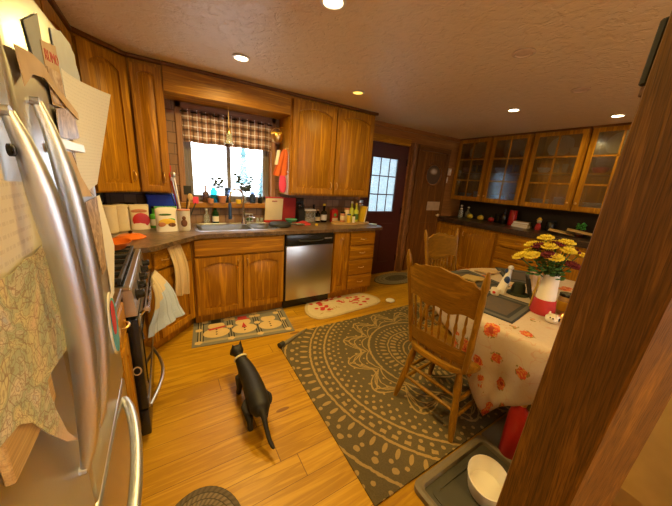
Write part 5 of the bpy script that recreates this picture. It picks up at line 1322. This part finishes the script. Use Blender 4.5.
# ---------------------------------------------------------------- cat
def cat():
    t = thing('cat', 'black cat walking away between stove and rug', 'cat', (.372, 1.5, 0))
    b = B()
    b.tube([(.372, 1.245, .15), (.372, 1.27, .175), (.374, 1.34, .182), (.38, 1.43, .178), (.384, 1.52, .175), (.382, 1.6, .18), (.376, 1.66, .19), (.368, 1.7, .205), (.362, 1.735, .225)], [.036, .056, .064, .064, .06, .056, .05, .042, .035], 18)
    b.ell((.374, 1.33, .165), (.062, .075, .066), 18, 12); b.ell((.378, 1.6, .165), (.052, .075, .062), 18, 12)
    R = Matrix.Translation((.352, 1.775, .245)) @ Matrix.Rotation(math.radians(22), 4, 'Z') @ Matrix.Rotation(math.radians(-8), 4, 'X')
    b.ell((0, 0, 0), (.045, .048, .04), 18, 12, R); b.ell((0, .04, -.012), (.022, .02, .017), 14, 10, R); b.ell((-.022, .02, -.014), (.022, .022, .018), 12, 8, R); b.ell((.022, .02, -.014), (.022, .022, .018), 12, 8, R)
    for s in (-1, 1): b.rings([[(s * .025 + w * math.cos(a) * .9 + s * .01 * f, -.004 + w * .42 * math.sin(a), .022 + .052 * f) for a in [2 * PI * k / 10 for k in range(10)]] for f, w in ((0, .021), (.4, .015), (.8, .007), (1, .003))], M_=R)
    def leg(P, r, paw):
        b.tube(P, r, 12); b.ell((paw[0], paw[1], .0145), (.019, .027, .0145), 12, 8)
    leg([(.335, 1.61, .16), (.33, 1.6, .1), (.328, 1.615, .055), (.328, 1.625, .016)], [.035, .024, .018, .017], (.328, 1.64))
    leg([(.42, 1.6, .16), (.424, 1.565, .1), (.424, 1.54, .055), (.424, 1.545, .016)], [.035, .024, .018, .017], (.424, 1.56))
    leg([(.328, 1.33, .165), (.322, 1.385, .11), (.322, 1.315, .07), (.324, 1.3, .016)], [.05, .036, .02, .017], (.324, 1.322))
    leg([(.418, 1.34, .165), (.424, 1.4, .11), (.426, 1.345, .07), (.424, 1.35, .016)], [.05, .036, .02, .017], (.424, 1.372))
    b.tube([(.372, 1.24, .185), (.372, 1.2, .165), (.374, 1.175, .13), (.378, 1.15, .095), (.382, 1.13, .075), (.386, 1.11, .065), (.39, 1.09, .064)], [.02, .016, .0145, .014, .0135, .012, .008], 12)
    o = part('body', b, M['cat'], t, smooth=180)
    md = o.modifiers.new('fuse', 'REMESH'); md.mode = 'VOXEL'; md.voxel_size = .006; md.use_smooth_shade = True
    md = o.modifiers.new('relax', 'SMOOTH'); md.factor = .6; md.iterations = 8
    b = B(); c = Vector((.364, 1.722, .216)); ax = Vector((-.1, .8, .42)).normalized(); q = Matrix.Translation(c) @ ax.to_track_quat('Z', 'Y').to_matrix().to_4x4()
    b.rings([[(rr_ * math.cos(a), rr_ * math.sin(a), z) for a in [2 * PI * k / 24 for k in range(24)]] for rr_, z in ((.0425, -.006), (.046, -.005), (.046, .005), (.0425, .006))], M_=q); part('collar', b, M['collar'], t)
    for s in (-1, 1): part('eye', B().ell((s * .019, .038, .008), (.008, .006, .008), 10, 8, R), M['yellowplastic'], t)
cat()

# ---------------------------------------------------------------- by the post
t = thing('boot_tray', 'grey rubber boot tray at the near rug edge', 'tray', (1.23, .35, 0))
b = B(); q = lambda d, z, r: [(x, y, z) for x, y in rrect(.935 + d, .06 + d, 1.53 - d, .628 - d, r)]
b.rings([q(0, .001, .04), q(0, .03, .04), q(.018, .036, .035), q(.034, .03, .03), q(.04, .008, .025), q(.04, .002, .025)], cap=True); part('rim', b, M['rubberrim'], t)
part('floor_panel', B().prism(rrect(.977, .102, 1.488, .586, .02), .0085, .0105), M['rubber'], t)
b = B(); b.rings([[(x, y, z) for x, y in rrect(1.0 + d, .125 + d, 1.465 - d, .563 - d, .03)] for d, z in ((0, .0106), (0, .016), (.02, .016), (.02, .0106))], cap=False); part('ridge', b, M['rubber'], t)
solo('floor_mat', B().prism(rrect(1.545, .2, 2.0, .635, .02), .001, .006), M['rubberrim'], 'plain grey mat on the floor under the tablecloth corner', 'mat')
t = thing('pet_bowl', 'white oval bowl standing in the boot tray', 'bowl', (1.245, .43, .0108))
b = B(); rs = []
for sc, z in ((.02, 0), (.72, 0), (.86, .02), (.98, .085), (1., .098), (.97, .1), (.93, .09), (.8, .02), (.6, .012), (.02, .01)): rs.append([(.094 * sc * math.cos(a), .118 * sc * math.sin(a), z) for a in [2 * PI * k / 36 for k in range(36)]])
o = b.rings(rs, M_=Matrix.Rotation(-1.1, 4, 'Z')).build('body', M['white'], t)
t = thing('pet_bowl', 'dark blue bowl in the boot tray nearest the camera', 'bowl', (1.08, .42, .0108))
t.location = (1.07, .335, .0108); pot([(.04, 0), (.06, .02), (.066, .045), (.062, .045), (.05, .015), (.001, .008)], (0, 0, 0), 24).build('body', M['navy'], t)
t = thing('fire_extinguisher', 'red fire extinguisher on the floor between tablecloth and post', 'extinguisher', (1.46, .43, 0))
EX = (1.555, .475); t.location = (*EX, .0065); 
pot([(.048, .001), (.052, .01), (.052, .28), (.045, .31), (.022, .335), (.02, .35)], (0, 0, 0), 24).build('cylinder', M['red'], t)
B().lathe([(.02, .3505), (.022, .36), (.022, .38), (.012, .39)], seg=14).build('valve', M['brass'], t)
b = B(); b.box((-.1, -.01, .392), (.04, .01, .402), .003, Matrix.Rotation(1.9, 4, 'Z')); b.box((-.09, -.009, .42), (.03, .009, .43), .003, Matrix.Rotation(1.9, 4, 'Z')); b.box((.0, -.008, .38), (.03, .008, .43), .003, Matrix.Rotation(1.9, 4, 'Z')); b.build('lever', M['black'], t)
B().tube([(.02, -.01, .375), (.07, -.03, .4), (.09, -.03, .34), (.07, -.01, .22), (.064, -.005, .14)], [.008, .009, .01, .012, .016], 10).build('hose', M['black'], t)
solo('tote_bag', B().rings([[(1.8 + .1 * s * math.cos(a), .42 + .07 * s * math.sin(a), z) for a in [2 * PI * k / 18 for k in range(18)]] for s, z in ((.9, .0065), (1., .04), (1., .2), (.8, .3), (.3, .34))]), M['blackmat'], 'black bag on the floor under the table behind the extinguisher', 'bag')

# the big post, a touch out of plumb
ax = Vector((-.0542, -.0465, 1)); A_, B_, C_ = Vector((.7057, .186, 1.4545)), Vector((.6577, .0544, 1.4545)), Vector((.7893, .0065, 1.4545)); D_ = A_ + C_ - B_
def postring(z, inset=0.):
    ctr = (A_ + C_) / 2; out = []
    for p, nx, pv in ((A_, B_, D_), (B_, C_, A_), (C_, D_, B_), (D_, A_, C_)):
        for tgt, f in ((pv, .035), (nx, .035)): 
            q = p.lerp(tgt, f); out.append(tuple(q + ax * (z - 1.4545)))
    return out
t = thing('wooden_post', 'big rough brown wooden post from floor to ceiling', 'post', (.78, .17, 0))
part('beam', B().rings([postring(z) for z in (.001, .8, 1.6, ZC - .001)]), M['post'], t, smooth=20)
# narrow dark bar on its far face
nrm = (A_ - B_).normalized(); u = (D_ - A_).normalized(); c = A_ + ax * (1.69 - 1.4545) + u * .018 + nrm * .0125
Mx = Matrix((( u.x, nrm.x, ax.x, c.x), (u.y, nrm.y, ax.y, c.y), (u.z, nrm.z, ax.z, c.z), (0, 0, 0, 1)))
t = thing('door_latch', 'dark narrow metal bar fixed to the post near the ceiling', 'latch', c)
part('bar', B().box((-.012, -.012, -.045), (.012, .001, .05), .003, Mx), M['blackmat'], t); part('foot', B().box((-.009, -.0118, -.062), (.009, -.003, -.0455), .002, Mx), plain('rusty_iron', (.12, .05, .02), .6), t)
# seat beyond the post
t = thing('armchair', 'khaki cloth covered armchair beyond the post', 'armchair', (1.65, -.3, 0))
def soft(a, c, r=.05): return B().box(a, c, r, None, 4)
part('base', soft((1.28, -.72, .06), (1.72, .02, .38), .04), M['browncloth'], t)
part('seat_cushion', soft((1.45, -.6, .385), (1.74, -.1, .52)), M['khaki'], t)
part('backrest', soft((1.25, -.72, .385), (1.445, .125, .95), .06), M['khaki'], t)
for y in (-.72, -.095): part('armrest', soft((1.45, y, .385), (1.7, y + .115, .62)), M['khaki'], t)
part('throw_cloth', B().sheet(lambda u, v: (1.225 + .012 * math.sin(u * 20 + 3 * v) - .03 * v, lerp(-.7, .14, u), lerp(.97, .56, v) + .02 * math.sin(u * 6)), 40, 14, .008), M['khaki'], t)
for x in (1.33, 1.67):
    for y in (-.63, -.03): part('foot', B().lathe([(.02, .001), (.025, .06)], (x, y, 0), 12), M['darkZ'], t)
# ---------------------------------------------------------------- camera, light
cam = bpy.data.objects.new('camera', bpy.data.cameras.new('camera')); COL.objects.link(cam); SC.camera = cam
f_px, yaw, pitch, roll, H = 273.5181, .5653, .2575, .0689, 1.4545
cy, sy, cp_, sp = math.cos(yaw), math.sin(yaw), math.cos(pitch), math.sin(pitch)
fw = Vector((sy * cp_, cy * cp_, -sp)); rt = Vector((cy, -sy, 0)); up = rt.cross(fw)
r2 = rt * math.cos(roll) + up * math.sin(roll); u2 = up * math.cos(roll) - rt * math.sin(roll)
cam.matrix_world = Matrix(((r2.x, u2.x, -fw.x, 0), (r2.y, u2.y, -fw.y, 0), (r2.z, u2.z, -fw.z, H), (0, 0, 0, 1)))
cam.data.sensor_width = 36; cam.data.lens = f_px / 672 * 36; cam.data.clip_start = .02

def lamp(x, y, label, power, on='bulb', group=None):
    t = thing('ceiling_light', label, 'light', (x, y, ZC), 0, group)
    B().lathe([(.045, -.002), (.062, -.002), (.066, -.008), (.05, -.012), (.045, -.006)], seg=24).build('trim_ring', M['white' if on != 'bulboff' else 'bulboff'], t)
    B().lathe([(.0445, -.003), (.0445, -.007), (.02, -.009)], seg=20).build('diffuser', M[on], t)
    if power:
        l = bpy.data.lights.new('recessed_lamp', 'AREA'); l.shape = 'DISK'; l.size = .08; l.energy = power; l.color = (1, .68, .2); l.spread = math.radians(165)
        o = bpy.data.objects.new('recessed_lamp', l); COL.objects.link(o); o.parent = t; o.location = (0, 0, -.016)
PW = 12
lamp(.572, 2.414, 'lit recessed ceiling light in front of the window soffit', PW)
lamp(.775, 1.404, 'lit recessed ceiling light at the top edge above the cat', PW)
lamp(1.683, 2.456, 'dim amber recessed ceiling light above the two-door wall cabinet', 3, 'bulbdim')
lamp(3.2, 1.755, 'lit recessed ceiling light above the far dining chair', PW * .14)
lamp(4.05, 1.15, 'lit recessed ceiling light between glass-front cabinets and post', PW * .3)
lamp(1.968, 1.092, 'unlit recessed ceiling light nearest the room middle', 0, 'bulboff')
lamp(2.936, 1.11, 'unlit recessed ceiling light nearer the glass-front cabinets', 0, 'bulboff')
lamp(.5, .25, 'added unseen recessed ceiling light beside the refrigerator', PW * .12)  # extra lamp out of view, added near the refrigerator
lamp(.6, -1.2, 'added unseen recessed ceiling light behind the camera', PW)  # extra lamp out of view, added in the rear of the room

t = thing('added_floor_lamp', 'added uplight floor lamp, unseen behind the camera, brightening the ceiling', 'lamp', (.9, -1.7, 0))  # invented lamp out of view, added to brighten the ceiling
B().lathe([(.13, .001), (.13, .02), (.03, .04)], seg=24).build('base', M['black'], t)
B().tube([(0, 0, .04), (0, 0, 1.66)], .012, 10).build('pole', M['brass'], t)
B().lathe([(.02, 1.66), (.1, 1.7), (.16, 1.78), (.155, 1.78), (.09, 1.71), (.01, 1.68)], seg=28).build('shade', M['brass'], t)
l = bpy.data.lights.new('ceiling_fill_light', 'AREA'); l.shape = 'DISK'; l.size = .2; l.energy = 45; l.color = (1, .68, .22)  # fill light of the added lamp, aimed at the ceiling
o = bpy.data.objects.new('ceiling_fill_light', l); COL.objects.link(o); o.parent = t; o.location = (0, 0, 1.785); o.rotation_euler = (PI, 0, 0)
W = bpy.data.worlds.new('overcast_sky'); SC.world = W; W.use_nodes = True
bg = W.node_tree.nodes['Background']; bg.inputs[0].default_value = (.86, .93, 1, 1); bg.inputs[1].default_value = 4.6
SC.view_settings.view_transform = 'Standard'; SC.view_settings.look = 'None'; SC.view_settings.gamma = 1; SC.view_settings.exposure = .72
SC.view_settings.use_curve_mapping = False
